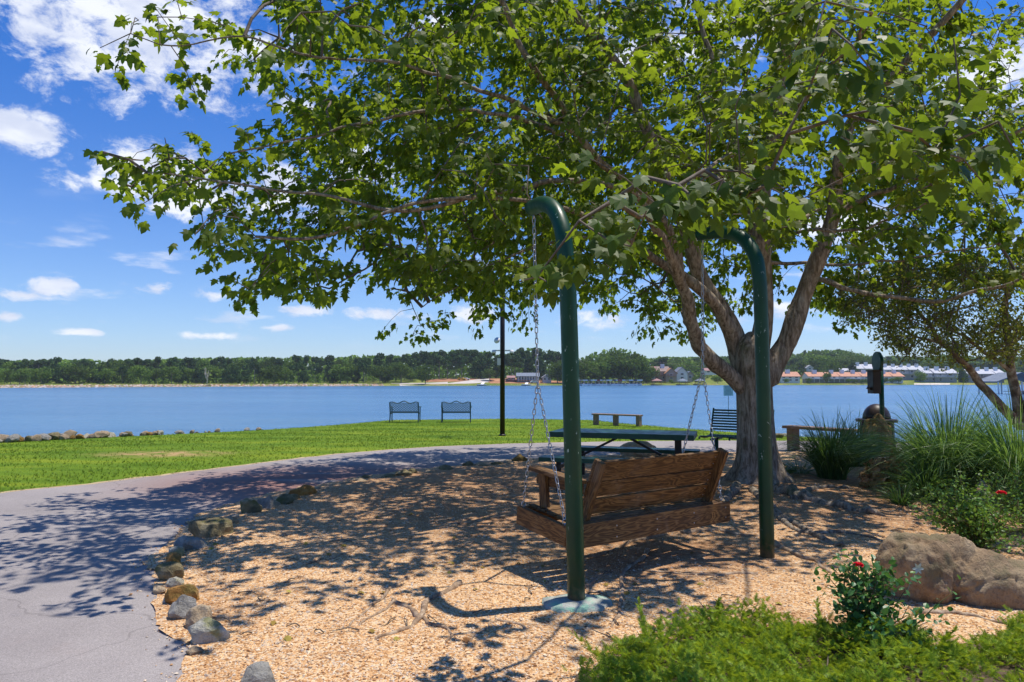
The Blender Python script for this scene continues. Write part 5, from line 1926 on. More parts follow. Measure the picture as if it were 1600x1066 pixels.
# riprap of the far bank
rs = np.random.default_rng(55)
N = 2600
pxr = np.concatenate([rs.uniform(-60, 600, 2000), rs.uniform(600, 1600, 600)])
T = np.array([far_pt(p, q) for p, q in zip(pxr, rs.uniform(-1.8, 2.4, N))])
a = rs.random(N) * 6.28
mb = MB().rep(OCT * [1, .9, 1.2], OCF, frames(np.c_[np.cos(a), np.sin(a), rs.normal(size=N) * .3], np.tile([0, 0, 1.0], (N, 1)) + rs.normal(size=(N, 3)) * .3),
              np.where(pxr < 600, rs.uniform(.25, .75, N), rs.uniform(.15, .35, N)), T)
M['riprap'] = leaf_mat('riprap', [(0.45, 0.36, 0.28), (0.6, 0.5, 0.4), (0.5, 0.28, 0.15), (0.25, 0.2, 0.17), (0.66, 0.6, 0.52)], 0, (.3, .3, .3), .9, .2)
tag(mb.obj('far_riprap', M['riprap']), 'band of pale broken rock along the far waterline', 'riprap', kind='stuff')

# ---- tree models of the far bank
def crown_mesh(kind, seed, nf):
    rs = np.random.default_rng(seed)
    lob = []
    if kind == 'broad':
        for i in range(16):
            th, ph = rs.random() * 6.28, rs.uniform(-.95, 1.2)
            lob.append((np.array([math.cos(th) * math.cos(ph) * .27, math.sin(th) * math.cos(ph) * .27, .50 + .30 * math.sin(ph)]), rs.uniform(.13, .23)))
        lob.append((np.array([0, 0, .55]), .3))
    elif kind == 'pine':
        for i in range(16):
            z = rs.uniform(.48, .93)
            r = .23 * (1.05 - (z - .45) / .56) + .04
            th = rs.random() * 6.28
            lob.append((np.array([math.cos(th) * r, math.sin(th) * r, z]), rs.uniform(.07, .13)))
    else:
        for i in range(14):
            z = .18 + .74 * i / 13
            th = rs.random() * 6.28
            lob.append((np.array([math.cos(th) * .06, math.sin(th) * .06, z]), .23 * (1.05 - z) + .03))
    w = np.array([l[1] ** 2 for l in lob])
    ch = rs.choice(len(lob), nf, p=w / w.sum())
    d = rs.normal(size=(nf, 3))
    d /= np.linalg.norm(d, axis=1)[:, None]
    c = np.array([lob[q][0] for q in ch])
    r = np.array([lob[q][1] for q in ch])
    sq = np.array([1, 1, .75])
    T = c + d * (r * rs.uniform(.6, 1.08, nf))[:, None] * sq
    TV = np.array([[-.5, -.4, 0], [.5, -.5, .15], [.6, .4, 0], [0, .6, .2], [-.55, .3, -.1]])
    TF = np.array([[0, 1, 2, 3, 4]])
    return MB().rep(TV, TF, frames(rs.normal(size=(nf, 3)), d + rs.normal(size=(nf, 3)) * .6), rs.uniform(.02, .055, nf) * (1 if kind != 'pine' else .85), T)


def trunk_mb(kind):
    m = MB()
    top = {'broad': .6, 'pine': .9, 'cone': .8}[kind]
    m.tube([(0, 0, -.03), (.005, 0, .3), (0, .01, top)], [.018, .014, .004], 6)
    if kind != 'cone':
        for i in range(7):
            a = i * 2.4
            z = .35 + .07 * i if kind == 'broad' else .55 + .05 * i
            m.tube([(0, 0, z), (math.cos(a) * .15, math.sin(a) * .15, z + .1)], [.006, .002], 4)
    return m


PROTO = {}
for kd, ns in (('broad', 5), ('pine', 4), ('cone', 2)):
    lm_ = M['pine_leaf'] if kd != 'broad' else M['far_leaf']
    PROTO[kd] = [(crown_mesh(kd, 700 + q * 7 + len(kd), 1500).mesh('crown', lm_), trunk_mb(kd).mesh('trunk', M['far_trunk'])) for q in range(ns)]
LAB = {'broad': 'rounded green broadleaf tree in the wooded belt across the lake', 'pine': 'tall dark pine with a bare trunk in the wooded belt across the lake', 'cone': 'dark pointed evergreen in the wooded belt across the lake'}
rt = random.Random(31)


def far_tree(px, d, h, kd, label=None, group='trees on the far bank', wide=1.0):
    p = far_pt(px, d)
    if label is None:
        zone = ('behind the long pale stone bank' if px < 560 else 'above the boat ramp and red earth bank' if px < 790 else 'round the blue grey pavilion' if px < 880
                else 'behind the moored boats' if px < 1005 else 'on the slope over the lakeside houses' if px < 1200 else 'on the hillside over the orange roofs and grey apartments')
        label = {'broad': 'rounded green broadleaf tree ', 'pine': 'tall dark pine with bare trunk ', 'cone': 'dark pointed evergreen '}[kd] + zone
        group = 'trees ' + zone
    cm, tm = rt.choice(PROTO[kd])
    o = empty('%s_tree' % {'broad': 'broadleaf', 'pine': 'pine', 'cone': 'evergreen'}[kd], tuple(p), label or LAB[kd], 'tree', group, rt.uniform(0, 6))
    w = h * wide * rt.uniform(.9, 1.2)
    link_mesh('crown', cm, o, sc=(w, w, h))
    link_mesh('trunk', tm, o, sc=(w, w, h))
    return o


SKX = [-60, 0, 100, 200, 300, 400, 500, 540, 565, 615, 650, 690, 740, 765, 790, 810, 830, 865, 880, 915, 960, 990, 1008, 1035, 1100, 1200, 1240, 1275, 1322, 1345, 1375, 1390, 1412, 1450, 1475, 1525, 1600, 1660]
SKY_ = [563, 563, 560, 561, 558, 557, 556, 557, 553, 555, 552, 547, 545, 549, 551, 546, 541, 547, 556, 556, 541, 544, 559, 555, 556, 552, 551, 545, 545, 551, 559, 554, 556, 557, 552, 556, 555, 555]
# the skyline row: each tree as tall as its place needs to reach the ridge of the wood
for px in np.arange(-50, 1660, 12.0):
    px = px + rt.uniform(-4, 4)
    right = px > 1010
    d = rt.uniform(60, 90) if px < 560 else (rt.uniform(48, 75) if px < 1005 else rt.uniform(190, 260))
    p = far_pt(px, d)
    ztop = 1.5 + (HZ - np.interp(px, SKX, SKY_)) / FPX * p[1]
    h = max(6, ztop - p[2]) * rt.uniform(.88, 1.06)
    kd = rt.choice(['pine', 'pine', 'broad']) if (px < 560 or px > 1200) else ('pine' if 560 < px < 900 else 'broad')
    if px > 1100:
        kd = rt.choice(['pine', 'broad', 'broad'])
    far_tree(px, d, h, kd, wide=max(.8, min(1.5, 11 / h)))
# the front row
for px in np.arange(-50, 1010, 11.5):
    px = px + rt.uniform(-4, 4)
    if 640 < px < 868:
        d = rt.uniform(36, 46)
        if rt.random() < .35:
            continue
        kd = rt.choice(['pine', 'pine', 'cone'])
    elif px >= 868:
        d = rt.uniform(10, 22)
        kd = 'broad'
    else:
        d = rt.uniform(22, 40)
        kd = rt.choice(['broad', 'broad', 'pine', 'cone'])
    p = far_pt(px, d)
    ztop = 1.5 + (HZ - np.interp(px, SKX, SKY_)) / FPX * p[1]
    h = max(5, ztop - p[2]) * (rt.uniform(.6, .86) if px < 640 else rt.uniform(.72, .98))
    far_tree(px, d, h, kd, wide=1.15 if kd == 'broad' else 1.0)
# the hillside on the right
for px in np.arange(1000, 1660, 10.0):
    px = px + rt.uniform(-5, 5)
    d = rt.uniform(95, 180)
    p = far_pt(px, d)
    ztop = 1.5 + (HZ - np.interp(px, SKX, SKY_) - rt.uniform(3, 13)) / FPX * p[1]
    far_tree(px, d, max(5, ztop - p[2]), rt.choice(['broad', 'broad', 'pine']), wide=1.2)
far_tree(665, 6, 10.5, 'broad', 'lone round tree at the foot of the boat ramp across the lake', wide=1.0)
far_tree(1436, 8, 7.5, 'broad', 'single dark bushy tree on the lawn before the grey apartment rows', wide=1.1)
far_tree(1290, 8, 7.0, 'broad', 'round tree growing between two orange roofed houses', wide=.8)
far_tree(1299, 45, 14, 'broad', 'light green tree rising behind the long orange roofed row', wide=1.0)
far_tree(1331, 52, 13, 'cone', 'dark pointed evergreen left of the stepped grey apartments', wide=1.2)
far_tree(1502, 20, 10, 'cone', 'dark evergreen between two grey apartment rows', wide=1.1)
for px, d, h in [(1262, 4, 3.6), (1228, 5, 3), (1334, 3, 2.6), (1345, 2.5, 2.4), (1352, 3, 2.8), (1325, 5, 3), (1380, 4, 3.2), (1392, 4, 3.5), (1402, 3, 4), (1150, 5, 4), (1085, 5, 4), (1095, 7, 5), (1120, 6, 4.5), (1165, 8, 6), (1180, 10, 7), (1010, 6, 4), (1048, 5, 2.5),
                 (645, 34, 6), (765, 30, 7), (1592, 10, 6), (1575, 12, 5)]:
    far_tree(px, d, h, 'broad', 'low rounded bush near the far waterline', 'bushes on the far bank', 1.3)
# bleached bare tree
p = far_pt(325, 18)
o = empty('bare_tree', tuple(p), 'bleached bare tree in front of the wood across the lake', 'tree')
m = MB()
m.tube([(0, 0, 0), (.2, 0, 2.5), (.1, 0, 4)], [.3, .22, .15], 6)
rb = random.Random(3)
for i in range(12):
    a, z = rb.uniform(0, 6.28), rb.uniform(2, 4.5)
    e = (math.cos(a) * rb.uniform(.8, 2), math.sin(a), z + rb.uniform(1.5, 3.5))
    m.tube([(0.1, 0, z - .6), (e[0] * .6, e[1] * .6, z + .9), e], [.13, .09, .03], 5)
m.obj('trunk', noisy('bleached wood', [(0.3, (0.4, 0.36, 0.3)), (0.7, (0.6, 0.56, 0.5))], 2), o, smooth=True)

# ---- the unbroken wood behind the rows
N = 26000
pxr = rs.uniform(-500, 2100, N)
dd = rs.uniform(95, 170, N) + 110 * (pxr > 1005)
base = np.array([far_pt(a_, b_) for a_, b_ in zip(pxr[:2600], dd[:2600])])
base = np.repeat(base, 10, 0)[:N]
sk = np.interp(np.repeat(pxr[:2600], 10)[:N], SKX, SKY_)
top = 1.5 + (HZ - sk - 3) / FPX * base[:, 1]
zz = base[:, 2] + (np.maximum(top - base[:, 2], 4)) * rs.uniform(.15, 1.0, N)
T = np.c_[base[:, 0] + rs.normal(size=N) * 2.4, base[:, 1] + rs.normal(size=N) * 2.4, zz]
TV = np.array([[-.5, -.4, 0], [.5, -.5, .15], [.6, .4, 0], [0, .6, .2], [-.55, .3, -.1]])
mb = MB().rep(TV, np.array([[0, 1, 2, 3, 4]]), frames(rs.normal(size=(N, 3)), rs.normal(size=(N, 3)) + [0, -.5, .8]), rs.uniform(1.0, 2.4, N), T)
# undergrowth that closes the foot of the wood
N2 = 22000
pu = rs.uniform(-80, 1640, N2 // 8)
du = np.where(pu < 560, rs.uniform(28, 95, len(pu)), np.where(pu < 880, rs.uniform(50, 95, len(pu)), np.where(pu < 1005, rs.uniform(12, 80, len(pu)), rs.uniform(75, 200, len(pu)))))
bu = np.repeat(np.array([far_pt(a_, b_) for a_, b_ in zip(pu, du)]), 8, 0)
Tu = bu + np.c_[rs.normal(size=len(bu)) * 1.6, rs.normal(size=len(bu)) * 1.6, rs.random(len(bu)) ** 1.3 * 6.0]
mb.rep(TV, np.array([[0, 1, 2, 3, 4]]), frames(rs.normal(size=(len(bu), 3)), rs.normal(size=(len(bu), 3)) + [0, -.5, .8]), rs.uniform(.5, 1.3, len(bu)), Tu)
tag(mb.obj('forest', M['far_leaf']), 'dense dark green wood closing the view across the lake', 'forest', kind='stuff')

# ------------------------------------------------------------------ buildings across the lake
def wallm(name, c):
    return noisy(name, [(0.3, tuple(q * .9 for q in c)), (0.7, c)], .8, bstr=.05)


M['w_white'], M['w_grey'], M['w_brown'] = wallm('white siding', (.72, .72, .70)), wallm('grey siding', (.30, .32, .35)), wallm('brown red siding', (.20, .085, .075))
M['w_tan'], M['w_blue'], M['w_pale'] = wallm('tan siding', (.36, .30, .25)), wallm('blue grey siding', (.22, .30, .40)), wallm('pale grey siding', (.5, .52, .55))
M['r_orange'] = noisy('orange roof', [(0.3, (.42, .20, .12)), (0.7, (.58, .32, .21))], 1.2, bstr=.2)
M['r_grey'] = noisy('light grey roof', [(0.3, (.40, .41, .44)), (0.7, (.55, .56, .59))], 1.2, bstr=.2)
M['r_dark'] = noisy('slate blue roof', [(0.3, (.13, .16, .20)), (0.7, (.22, .25, .30))], 1.2, bstr=.2)
M['r_brown'] = noisy('brown roof', [(0.3, (.20, .14, .12)), (0.7, (.32, .25, .22))], 1.2, bstr=.2)
M['r_red'] = noisy('reddish roof', [(0.3, (.26, .14, .13)), (0.7, (.38, .23, .21))], 1.2, bstr=.2)
M['deckwood'] = noisy('orange deck wood', [(0.3, (.36, .17, .08)), (0.7, (.5, .27, .14))], 1.5, bstr=.1)
M['pane'] = noisy('window glass', [(0.3, (.03, .045, .06)), (0.7, (.07, .09, .12))], 1, rough=.12, bstr=0, spec=.7)
M['trim'] = wallm('white trim', (.78, .78, .77))


def building(name, label, cat, px0, px1, ybase, ywall, yroof, d, wall, roof, units=1, floors=2, front_gable=False, chim=0, balc=False, stilts=False, group=None, depth=9.0, gable_trim=False, posts=False, cols=None):
    Y = float(far_y((px0 + px1) / 2)) + d
    s = Y / FPX
    x0, x1 = (px0 - 800) * s, (px1 - 800) * s
    z = lambda y: 1.5 + (HZ - y) * s
    zb, zw, zr = z(ybase), z(ywall), z(yroof)
    cx = (x0 + x1) / 2
    W, H, HR = x1 - x0, zw - zb, zr - zw
    root = empty(name, (cx, Y, zb), label, cat, group)
    lift = 1.6 if stilts else 0.0
    MB().box((0, depth / 2, (H + lift) / 2 - (0 if stilts else .6)), (W, depth, H - lift + (0 if stilts else 1.2))).obj('wall', wall, root)
    if stilts:
        m = MB()
        nst = max(3, int(W / 3))
        for q in range(nst + 1):
            MB().box((-W / 2 + .2 + (W - .4) * q / nst, .3, lift / 2 - .1), (.3, .3, lift + .2)).obj('pier', M['trim'], root)
        MB().box((0, depth / 2 + 1, lift / 2 - .2), (W - .6, depth - 2, lift + .4)).obj('undercroft', M['w_grey'], root)
    ov = .5
    th = .22
    for u in range(units):
        ux0 = -W / 2 + W * u / units
        uw = W / units
        jog = (u % 2) * .8 if units > 1 else 0
        m = MB()
        if front_gable:
            c = ux0 + uw / 2
            V = []
            for yy in (-ov, depth + ov):
                V += [(c - uw / 2 - ov, yy, H - .25), (c, yy, H + HR), (c + uw / 2 + ov, yy, H - .25), (c + uw / 2 + ov, yy, H - .25 - th), (c, yy, H + HR - th), (c - uw / 2 - ov, yy, H - .25 - th)]
            m.add(V, [[0, 1, 7, 6], [1, 2, 8, 7], [2, 3, 9, 8], [3, 4, 10, 9], [4, 5, 11, 10], [5, 0, 6, 11], [0, 5, 4, 1], [1, 4, 3, 2], [6, 7, 10, 11], [7, 8, 9, 10]])
            m.obj('roof', roof, root)
            g = MB()
            g.add([(c - uw / 2, .02, H), (c + uw / 2, .02, H), (c, .02, H + HR - th - .05), (c - uw / 2, .3, H), (c + uw / 2, .3, H), (c, .3, H + HR - th - .05)], [[0, 1, 2], [5, 4, 3], [0, 3, 4, 1], [1, 4, 5, 2], [2, 5, 3, 0]])
            g.obj('gable', wall, root)
        else:
            xa, xb = ux0 - (ov if u == 0 else 0), ux0 + uw + (ov if u == units - 1 else 0)
            V = []
            dy = jog
            for xx in (xa, xb):
                V += [(xx, -ov - dy, H - .1), (xx, depth / 2, H + HR), (xx, depth + ov, H - .1), (xx, depth + ov, H - .1 - th), (xx, depth / 2, H + HR - th), (xx, -ov - dy, H - .1 - th)]
            m.add(V, [[0, 6, 7, 1], [1, 7, 8, 2], [2, 8, 9, 3], [3, 9, 10, 4], [4, 10, 11, 5], [5, 11, 6, 0], [0, 1, 4, 5], [1, 2, 3, 4], [6, 11, 10, 7], [7, 10, 9, 8]])
            m.obj('roof', roof, root)
            g = MB()
            for xx in ((-W / 2 + .003,) if u == 0 else ()) + ((W / 2 - .303,) if u == units - 1 else ()):
                g.add([(xx, 0, H), (xx, depth, H), (xx, depth / 2, H + HR - th), (xx + .3, 0, H), (xx + .3, depth, H), (xx + .3, depth / 2, H + HR - th)], [[0, 2, 1], [3, 4, 5], [0, 1, 4, 3], [1, 2, 5, 4], [2, 0, 3, 5]])
            if g.k:
                g.obj('gable', M['w_white'] if gable_trim else wall, root)
        if chim:
            for cc in range(chim):
                MB().box((ux0 + uw * (cc + .5) / chim, depth * .38, H + HR * .75 + .5), (min(2.2, uw * .3), 1.6, HR * .7 + 1.0)).obj('chimney', M['trim'], root)
        # windows
        nc = cols or max(1, int(uw / 3.2))
        fh = (H - lift) / floors
        for f in range(floors):
            for c_ in range(nc):
                wx = ux0 + uw * (c_ + .5) / nc
                wz = lift + fh * (f + .52)
                ww, wh = min(1.5, uw / nc * .5), min(1.5, fh * .55)
                fr_ = MB()
                fr_.box((wx, -.03, wz + wh / 2 + .05), (ww + .3, .12, .1)).box((wx, -.03, wz - wh / 2 - .05), (ww + .3, .12, .1))
                fr_.box((wx - ww / 2 - .06, -.03, wz), (.1, .12, wh)).box((wx + ww / 2 + .06, -.03, wz), (.1, .12, wh))
                w_ = fr_.obj('window', M['trim'], root)
                MB().box((wx, -.01, wz), (ww, .06, wh)).obj('pane', M['pane'], w_)
            if balc and (f > 0 or lift):
                zz_ = lift + fh * f
                b_ = MB().box((ux0 + uw / 2, -.9, zz_ + .05), (uw * .9, 1.8, .15))
                bo = b_.obj('balcony', M['deckwood'] if balc == 'wood' else M['trim'], root)
                r_ = MB().box((ux0 + uw / 2, -1.75, zz_ + 1.05), (uw * .9, .08, .08))
                for q in range(int(uw * .9 / .45) + 1):
                    r_.box((ux0 + uw * .05 + q * .45, -1.75, zz_ + .55), (.06, .06, .9))
                r_.obj('railing', M['deckwood'] if balc == 'wood' else M['trim'], bo)
    if posts:
        for q in range(posts):
            MB().box((-W / 2 + W * (q + .5) / posts, -1.6, H / 2 - .3), (.25, .25, H + .2)).obj('porch_post', M['trim'], root)
        MB().box((0, -.9, H - .05), (W + .8, 2.2, .14)).obj('porch_roof', roof, root)
        MB().box((0, -.9, .02), (W + .8, 2.2, .16)).obj('porch_floor', M['deckwood'], root)
    return root


building('pavilion', 'blue grey lakeside pavilion with white porch posts under tall pines', 'building', 808, 842, 594.5, 588, 582.5, 22, M['w_blue'], M['r_dark'], floors=1, posts=8, cols=6)
building('cabin', 'small pale gabled cabin just right of the blue grey pavilion', 'building', 848, 861, 595.5, 589, 584.5, 20, M['w_pale'], M['r_grey'], floors=1, front_gable=True, cols=2)
building('shed', 'low brown picnic shelter left of the blue grey pavilion', 'building', 793, 804, 594, 590, 587, 24, M['w_brown'], M['r_red'], floors=1, cols=2)
building('house', 'dark red brown house with a reddish roof, leftmost of the lakeside houses', 'house', 1004.5, 1026, 593.5, 580, 572.5, 20, M['w_brown'], M['r_red'], floors=2, balc='wood', chim=1, group='houses behind the marina')
building('house', 'tan house with an orange gabled deck, next to the white one', 'house', 1028, 1046, 593.5, 580, 572.5, 22, M['w_tan'], M['r_brown'], floors=2, balc='wood', chim=1, group='houses behind the marina')
building('house', 'orange gabled deck house squeezed between tan and white houses', 'house', 1040, 1057, 593.5, 583, 575, 17, M['w_tan'], M['deckwood'], floors=2, front_gable=True, balc='wood', group='houses behind the marina')
building('house', 'white gabled house with a slate blue roof', 'house', 1057, 1074, 593.5, 582, 573.5, 20, M['w_white'], M['r_dark'], floors=2, front_gable=True, group='houses behind the marina')
building('house', 'low tan house on the right side of the white gabled one', 'house', 1073, 1083, 593.5, 585, 580, 22, M['w_tan'], M['r_dark'], floors=1, balc='wood', front_gable=True, group='houses behind the marina')
building('house', 'brown roofed house on the slope seen between the swing chain and the maple', 'house', 1102, 1120, 583, 579, 575, 62, M['w_white'], M['r_red'], floors=1, group='houses on the slope')
building('house', 'small whitish house high on the wooded slope above the orange roofs', 'house', 1260, 1270, 578, 574.5, 570.5, 92, M['w_pale'], M['r_grey'], floors=1, front_gable=True, group='houses on the slope')
building('house', 'low pale house peeking over the long orange roofed row', 'house', 1310, 1328, 583, 580, 575.5, 60, M['w_pale'], M['r_grey'], floors=1, group='houses on the slope')
og = 'white townhouses with orange roofs'
building('townhouse', 'white townhouse with orange roof right beside the maple trunk', 'house', 1219, 1249, 596, 588, 581, 12, M['w_white'], M['r_orange'], 1, 2, chim=1, stilts=False, group=og)
building('townhouse', 'white stilted townhouse with orange roof left of the round tree', 'house', 1263, 1289, 597, 588, 581.5, 10, M['w_white'], M['r_orange'], 1, 1, chim=1, stilts=True, balc=True, group=og)
building('townhouse', 'long white row with orange roofs and stilts between the round tree and the sign post', 'house', 1294, 1362, 597, 588, 581.5, 10, M['w_white'], M['r_orange'], 4, 1, chim=1, stilts=True, balc=True, group=og)
building('townhouse', 'short white row with orange roof right of the sign post', 'house', 1376, 1410, 596.5, 588, 581.5, 11, M['w_white'], M['r_orange'], 2, 1, chim=1, balc=True, group=og)
gg = 'grey apartment rows above the beach'
building('apartments', 'stepped grey apartment block rising behind the orange roofs', 'building', 1337, 1377, 590, 576, 569, 55, M['w_pale'], M['r_grey'], 3, 2, chim=1, group=gg)
building('apartments', 'long grey balconied apartment row nearest to the sign post', 'building', 1381, 1443, 592, 577.5, 571.5, 50, M['w_grey'], M['r_grey'], 5, 2, chim=1, balc=True, group=gg)
building('apartments', 'narrow grey apartment end with a white gable beside the dark bushy tree', 'building', 1442, 1463, 596, 583, 576, 22, M['w_grey'], M['r_grey'], 1, 2, chim=1, balc=True, group=gg, gable_trim=True)
building('apartments', 'grey apartment row with two roof blocks above the sand beach', 'building', 1460, 1494, 596, 583, 576, 20, M['w_grey'], M['r_grey'], 2, 2, chim=1, balc=True, group=gg, gable_trim=True)
building('apartments', 'grey apartment row with brown ground floor seen behind the leaning stem', 'building', 1512, 1568, 597, 584, 577, 18, M['w_grey'], M['r_grey'], 4, 2, chim=1, balc='wood', group=gg, gable_trim=True)


def gazebo(px, y0, y1, label):
    Y = float(far_y(px)) - 2
    s = Y / FPX
    root = empty('dock_gazebo', ((px - 800) * s, Y, WATER_Z), label, 'gazebo', 'gazebos at the far waterline')
    w = 2.4
    MB().box((0, 0, .45), (w * 2.3, w * 2, .15)).obj('deck', M['deckwood'], root)
    for sx in (-1, 1):
        for sy in (-1, 1):
            MB().box((sx * w * .8, sy * w * .7, 1.0), (.18, .18, 2.6)).obj('post', M['deckwood'], root)
    m = MB().add([(-w, -w, 2.3), (w, -w, 2.3), (w, w, 2.3), (-w, w, 2.3), (0, 0, 3.5)], [[0, 1, 4], [1, 2, 4], [2, 3, 4], [3, 0, 4], [3, 2, 1, 0]])
    m.obj('roof', M['r_red'] if px < 1050 else M['r_dark'], root)


gazebo(1026, 0, 0, 'reddish roofed dock shelter in front of the tan house')
gazebo(1066, 0, 0, 'dark roofed dock shelter in front of the white gabled house')
gazebo(1093, 0, 0, 'dark roofed dock shelter behind the right swing chain')

# marina
hull_m = [wallm('white hull', (.75, .76, .78)), wallm('blue hull', (.06, .13, .35)), wallm('maroon hull', (.25, .04, .05)), wallm('silver hull', (.5, .52, .55))]
top_m = [wallm('navy canopy', (.03, .06, .16)), wallm('tan canopy', (.5, .42, .3)), wallm('white canopy', (.75, .75, .75)), wallm('burgundy canopy', (.3, .05, .07))]
Y0 = float(far_y(950)) - 9
s0 = Y0 / FPX
md = empty('marina_dock', ((950 - 800) * s0, Y0 + 4, WATER_Z), 'long low floating dock behind the moored boats', 'dock')
MB().box((0, 0, .45), (104 * s0, 2.2, .3)).obj('deck', M['trim'], md)
for q in range(15):
    MB().tube([((q / 14 - .5) * 102 * s0, .9, -1), ((q / 14 - .5) * 102 * s0, .9, 2.2)], .15, 6).obj('pile', M['far_trunk'], md)
for q in range(17):
    px = 903 + q * 5.9
    bx = (px - 800) * s0
    h_, t_ = hull_m[0 if q % 4 else 3], top_m[(2, 1, 2, 0, 2, 3)[q % 6]]
    b = empty('moored_boat', (bx, Y0 - .5, WATER_Z), 'small canopied motor boat moored in the marina row across the lake', 'boat', 'boats moored at the far marina', rz=R(rt.uniform(80, 100)))
    L, Wd = 6.8, 1.5
    V = []
    for x, w, zt in ((-L / 2, .8, .8), (-L / 4, 1, .8), (L / 4, .95, .9), (L / 2.4, .5, 1.05), (L / 2, .05, 1.15)):
        V += [(x, -Wd * w, zt), (x, -Wd * w * .6, -.2), (x, Wd * w * .6, -.2), (x, Wd * w, zt)]
    F = [[q_ * 4 + a_, q_ * 4 + a_ + 1, q_ * 4 + a_ + 5, q_ * 4 + a_ + 4] for q_ in range(4) for a_ in range(3)] + [[q_ * 4 + 3, q_ * 4, q_ * 4 + 4, q_ * 4 + 7] for q_ in range(4)] + [[0, 3, 2, 1]]
    MB().add(V, F).obj('hull', h_, b)
    MB().box((-.4, 0, 2.6), (4.2, 3.0, .5)).obj('canopy', t_, b)
    mm = MB()
    for sx in (-1.6, .8):
        for sy in (-.85, .85):
            mm.beam((sx, sy, .8), (sx, sy, 2.1), .06, .06, (0, 1, 0))
    mm.obj('canopy_frame', M['trim'], b)
    MB().box((.5, 0, 1.15), (.9, 1.5, .5)).obj('windscreen', M['pane'], b)

# boathouse and pier nearer on the right
def boathouse():
    Y = 150.0
    s = Y / FPX
    X0 = (1546 - 800) * s
    root = empty('boathouse', ((1580 - 800) * s, Y, WATER_Z), 'open boat shelter with grey gabled roof on thin posts, at the frame edge', 'boathouse')
    z = lambda y: 1.5 + (HZ - y) * s - WATER_Z
    W = 11.0
    m = MB()
    V = []
    for yy in (-3, 4):
        V += [(-W / 2, yy, z(596)), (0, yy, z(582)), (W / 2, yy, z(596)), (W / 2, yy, z(596) - .2), (0, yy, z(582) - .2), (-W / 2, yy, z(596) - .2)]
    m.add(V, [[0, 1, 7, 6], [1, 2, 8, 7], [2, 3, 9, 8], [3, 4, 10, 9], [4, 5, 11, 10], [5, 0, 6, 11], [0, 5, 4, 1], [1, 4, 3, 2], [6, 7, 10, 11], [7, 8, 9, 10]])
    m.obj('roof', M['r_dark'], root)
    for x in (-W / 2 + .6, 0.2, W / 2 - .6):
        for yy in (-2.6, 3.6):
            MB().box((x, yy, z(596) / 2 - .3), (.22, .22, z(596) + .4)).obj('post', M['trim'], root)
    pr = empty('pier', ((1585 - 800) * s, Y - 4.5, WATER_Z), 'dark wooden pier in front of the open boat shelter', 'pier')
    for q in range(26):
        MB().box((-5 + q * .42, 0, .62), (.38, 2.2, .1)).obj('plank', M['far_trunk'], pr)
    for q in range(5):
        MB().box((-4.8 + q * 2.5, -.9, .2), (.22, .22, 1.2)).obj('pile', M['far_trunk'], pr)


boathouse()

# utility pole with wires over the houses, a small van and two picnic shelters by the ramp
p = far_pt(1031, 30)
root = empty('utility_pole', tuple(p), 'wooden utility pole rising behind the tan house', 'utility pole')
hh = 1.5 + (HZ - 565) / FPX * p[1] - p[2]
MB().tube([(0, 0, 0), (0, 0, hh)], .16, 7).obj('pole', M['far_trunk'], root)
MB().box((0, 0, hh - .5), (2.4, .14, .14)).obj('crossarm', M['far_trunk'], root)
m = MB()
for o_, e in ((-1, -26), (1, 40)):
    P = [(o_, 0, hh - .4)] + [(o_ + (e - o_) * t, 4 * t, hh - .4 - 3.2 * math.sin(math.pi * t) * .5 + (-1.0 * t)) for t in (.25, .5, .75, 1)]
    m.tube(P, .035, 4)
m.obj('wires', M['far_trunk'], root)


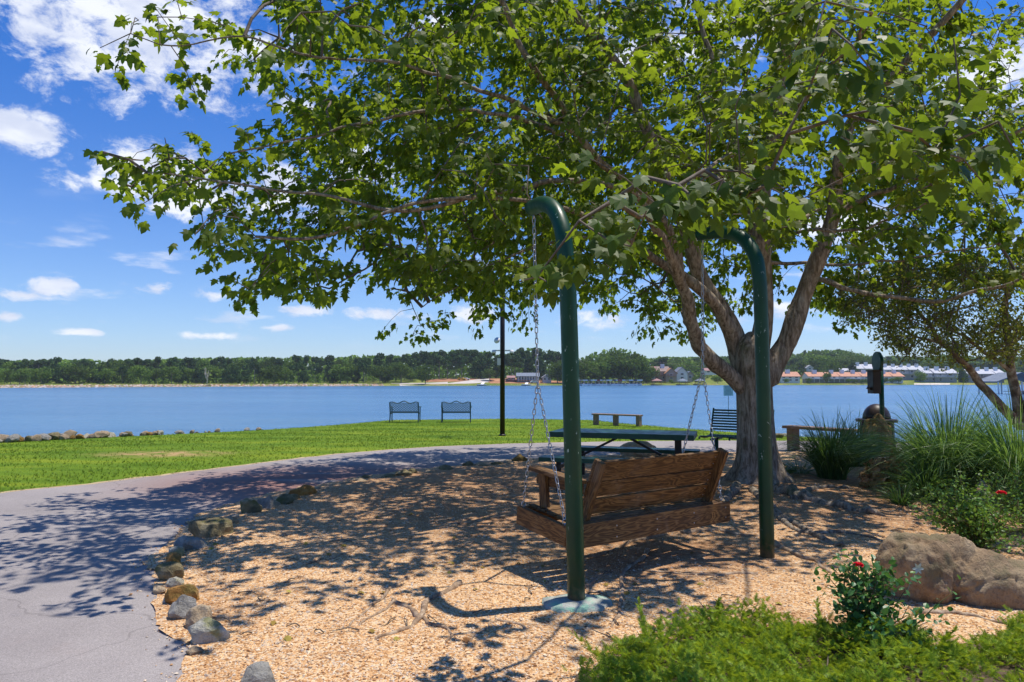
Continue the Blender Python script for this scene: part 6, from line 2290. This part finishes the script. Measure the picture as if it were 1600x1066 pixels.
def car(px, d, body, label, L=4.4, H=1.45, van=False):
    p = far_pt(px, d)
    root = empty('parked_car', (p[0], p[1], p[2] + .05), label, 'car', 'vehicles by the boat ramp', rz=rt.uniform(-.2, .2))
    prof = [(-L / 2, .35), (-L / 2, .85), (-L / 2 + .25, .95), (-L * .32, H if van else H * .98), (L * .12, H), (L * .27, .95), (L * .46, .85), (L / 2, .6), (L / 2, .35)]
    V = [(x, -.85, z_) for x, z_ in prof] + [(x, .85, z_) for x, z_ in prof]
    n_ = len(prof)
    m = MB().add(V, [[q, (q + 1) % n_, (q + 1) % n_ + n_, q + n_] for q in range(n_)] + [list(range(n_))[::-1], list(range(n_, 2 * n_))])
    m.obj('body', body, root, bevel=.05)
    MB().box((-.25, -.86, H * .80), (L * .42, .03, .35)).obj('side_window', M['pane'], root)
    for sx in (-L * .31, L * .31):
        for sy in (-.82, .82):
            w_ = MB().lathe([(.33, -.1), (.33, .1)], 14).obj('wheel', M['black_paint'], root)
            w_.location = (sx, sy, .33)
            w_.rotation_euler = (R(90), 0, 0)


car(722, 32, wallm('yellow paint', (.7, .42, .03)), 'small yellow vehicle parked under the pines above the boat ramp')
car(728, 32.5, hull_m[0], 'white vehicle parked just right of the yellow one')
car(835, 17, hull_m[0], 'white car parked on the shore below the blue grey pavilion')
for px, lab in ((753, 'small white ramp landing left of the lamp post on the far shore'), (822, 'small white landing below the pavilion on the far shore')):
    p = far_pt(px, 0)
    root = empty('landing', (p[0], p[1] - .5, WATER_Z), lab, 'dock')
    MB().box((0, 0, .5), (4.5, 2.5, .2)).obj('deck', M['trim'], root)
    MB().beam((0, 1.2, .6), (.6, 7, 1.4), 1.4, .15).obj('gangway', M['trim'], root)
    for q in (-2, 2):
        MB().box((q, 0, .3), (.2, .2, 1.4)).obj('pile', M['far_trunk'], root)

# ------------------------------------------------------------------ the humid air over the lake
def haze():
    m = bpy.data.materials.new('humid air')
    m.use_nodes = True
    t = NT(m.node_tree)
    v = t.n('VolumePrincipled', {'Color': (0.80, 0.88, 1.0), 'Density': HAZE})
    o = t.n('OutputMaterial')
    t.t.links.new(v.outputs[0], o.inputs['Volume'])
    x0, x1, y0, y1, z0, z1 = -1500, 1900, -130, 1250, -7.5, 60
    mb = MB().box(((x0 + x1) / 2, (y0 + y1) / 2, (z0 + z1) / 2), (x1 - x0, y1 - y0, z1 - z0))
    o = mb.obj('haze', m)
    tag(o, 'thin humid air over lake and woods', 'haze', kind='stuff')


HAZE = 0.00016
haze()
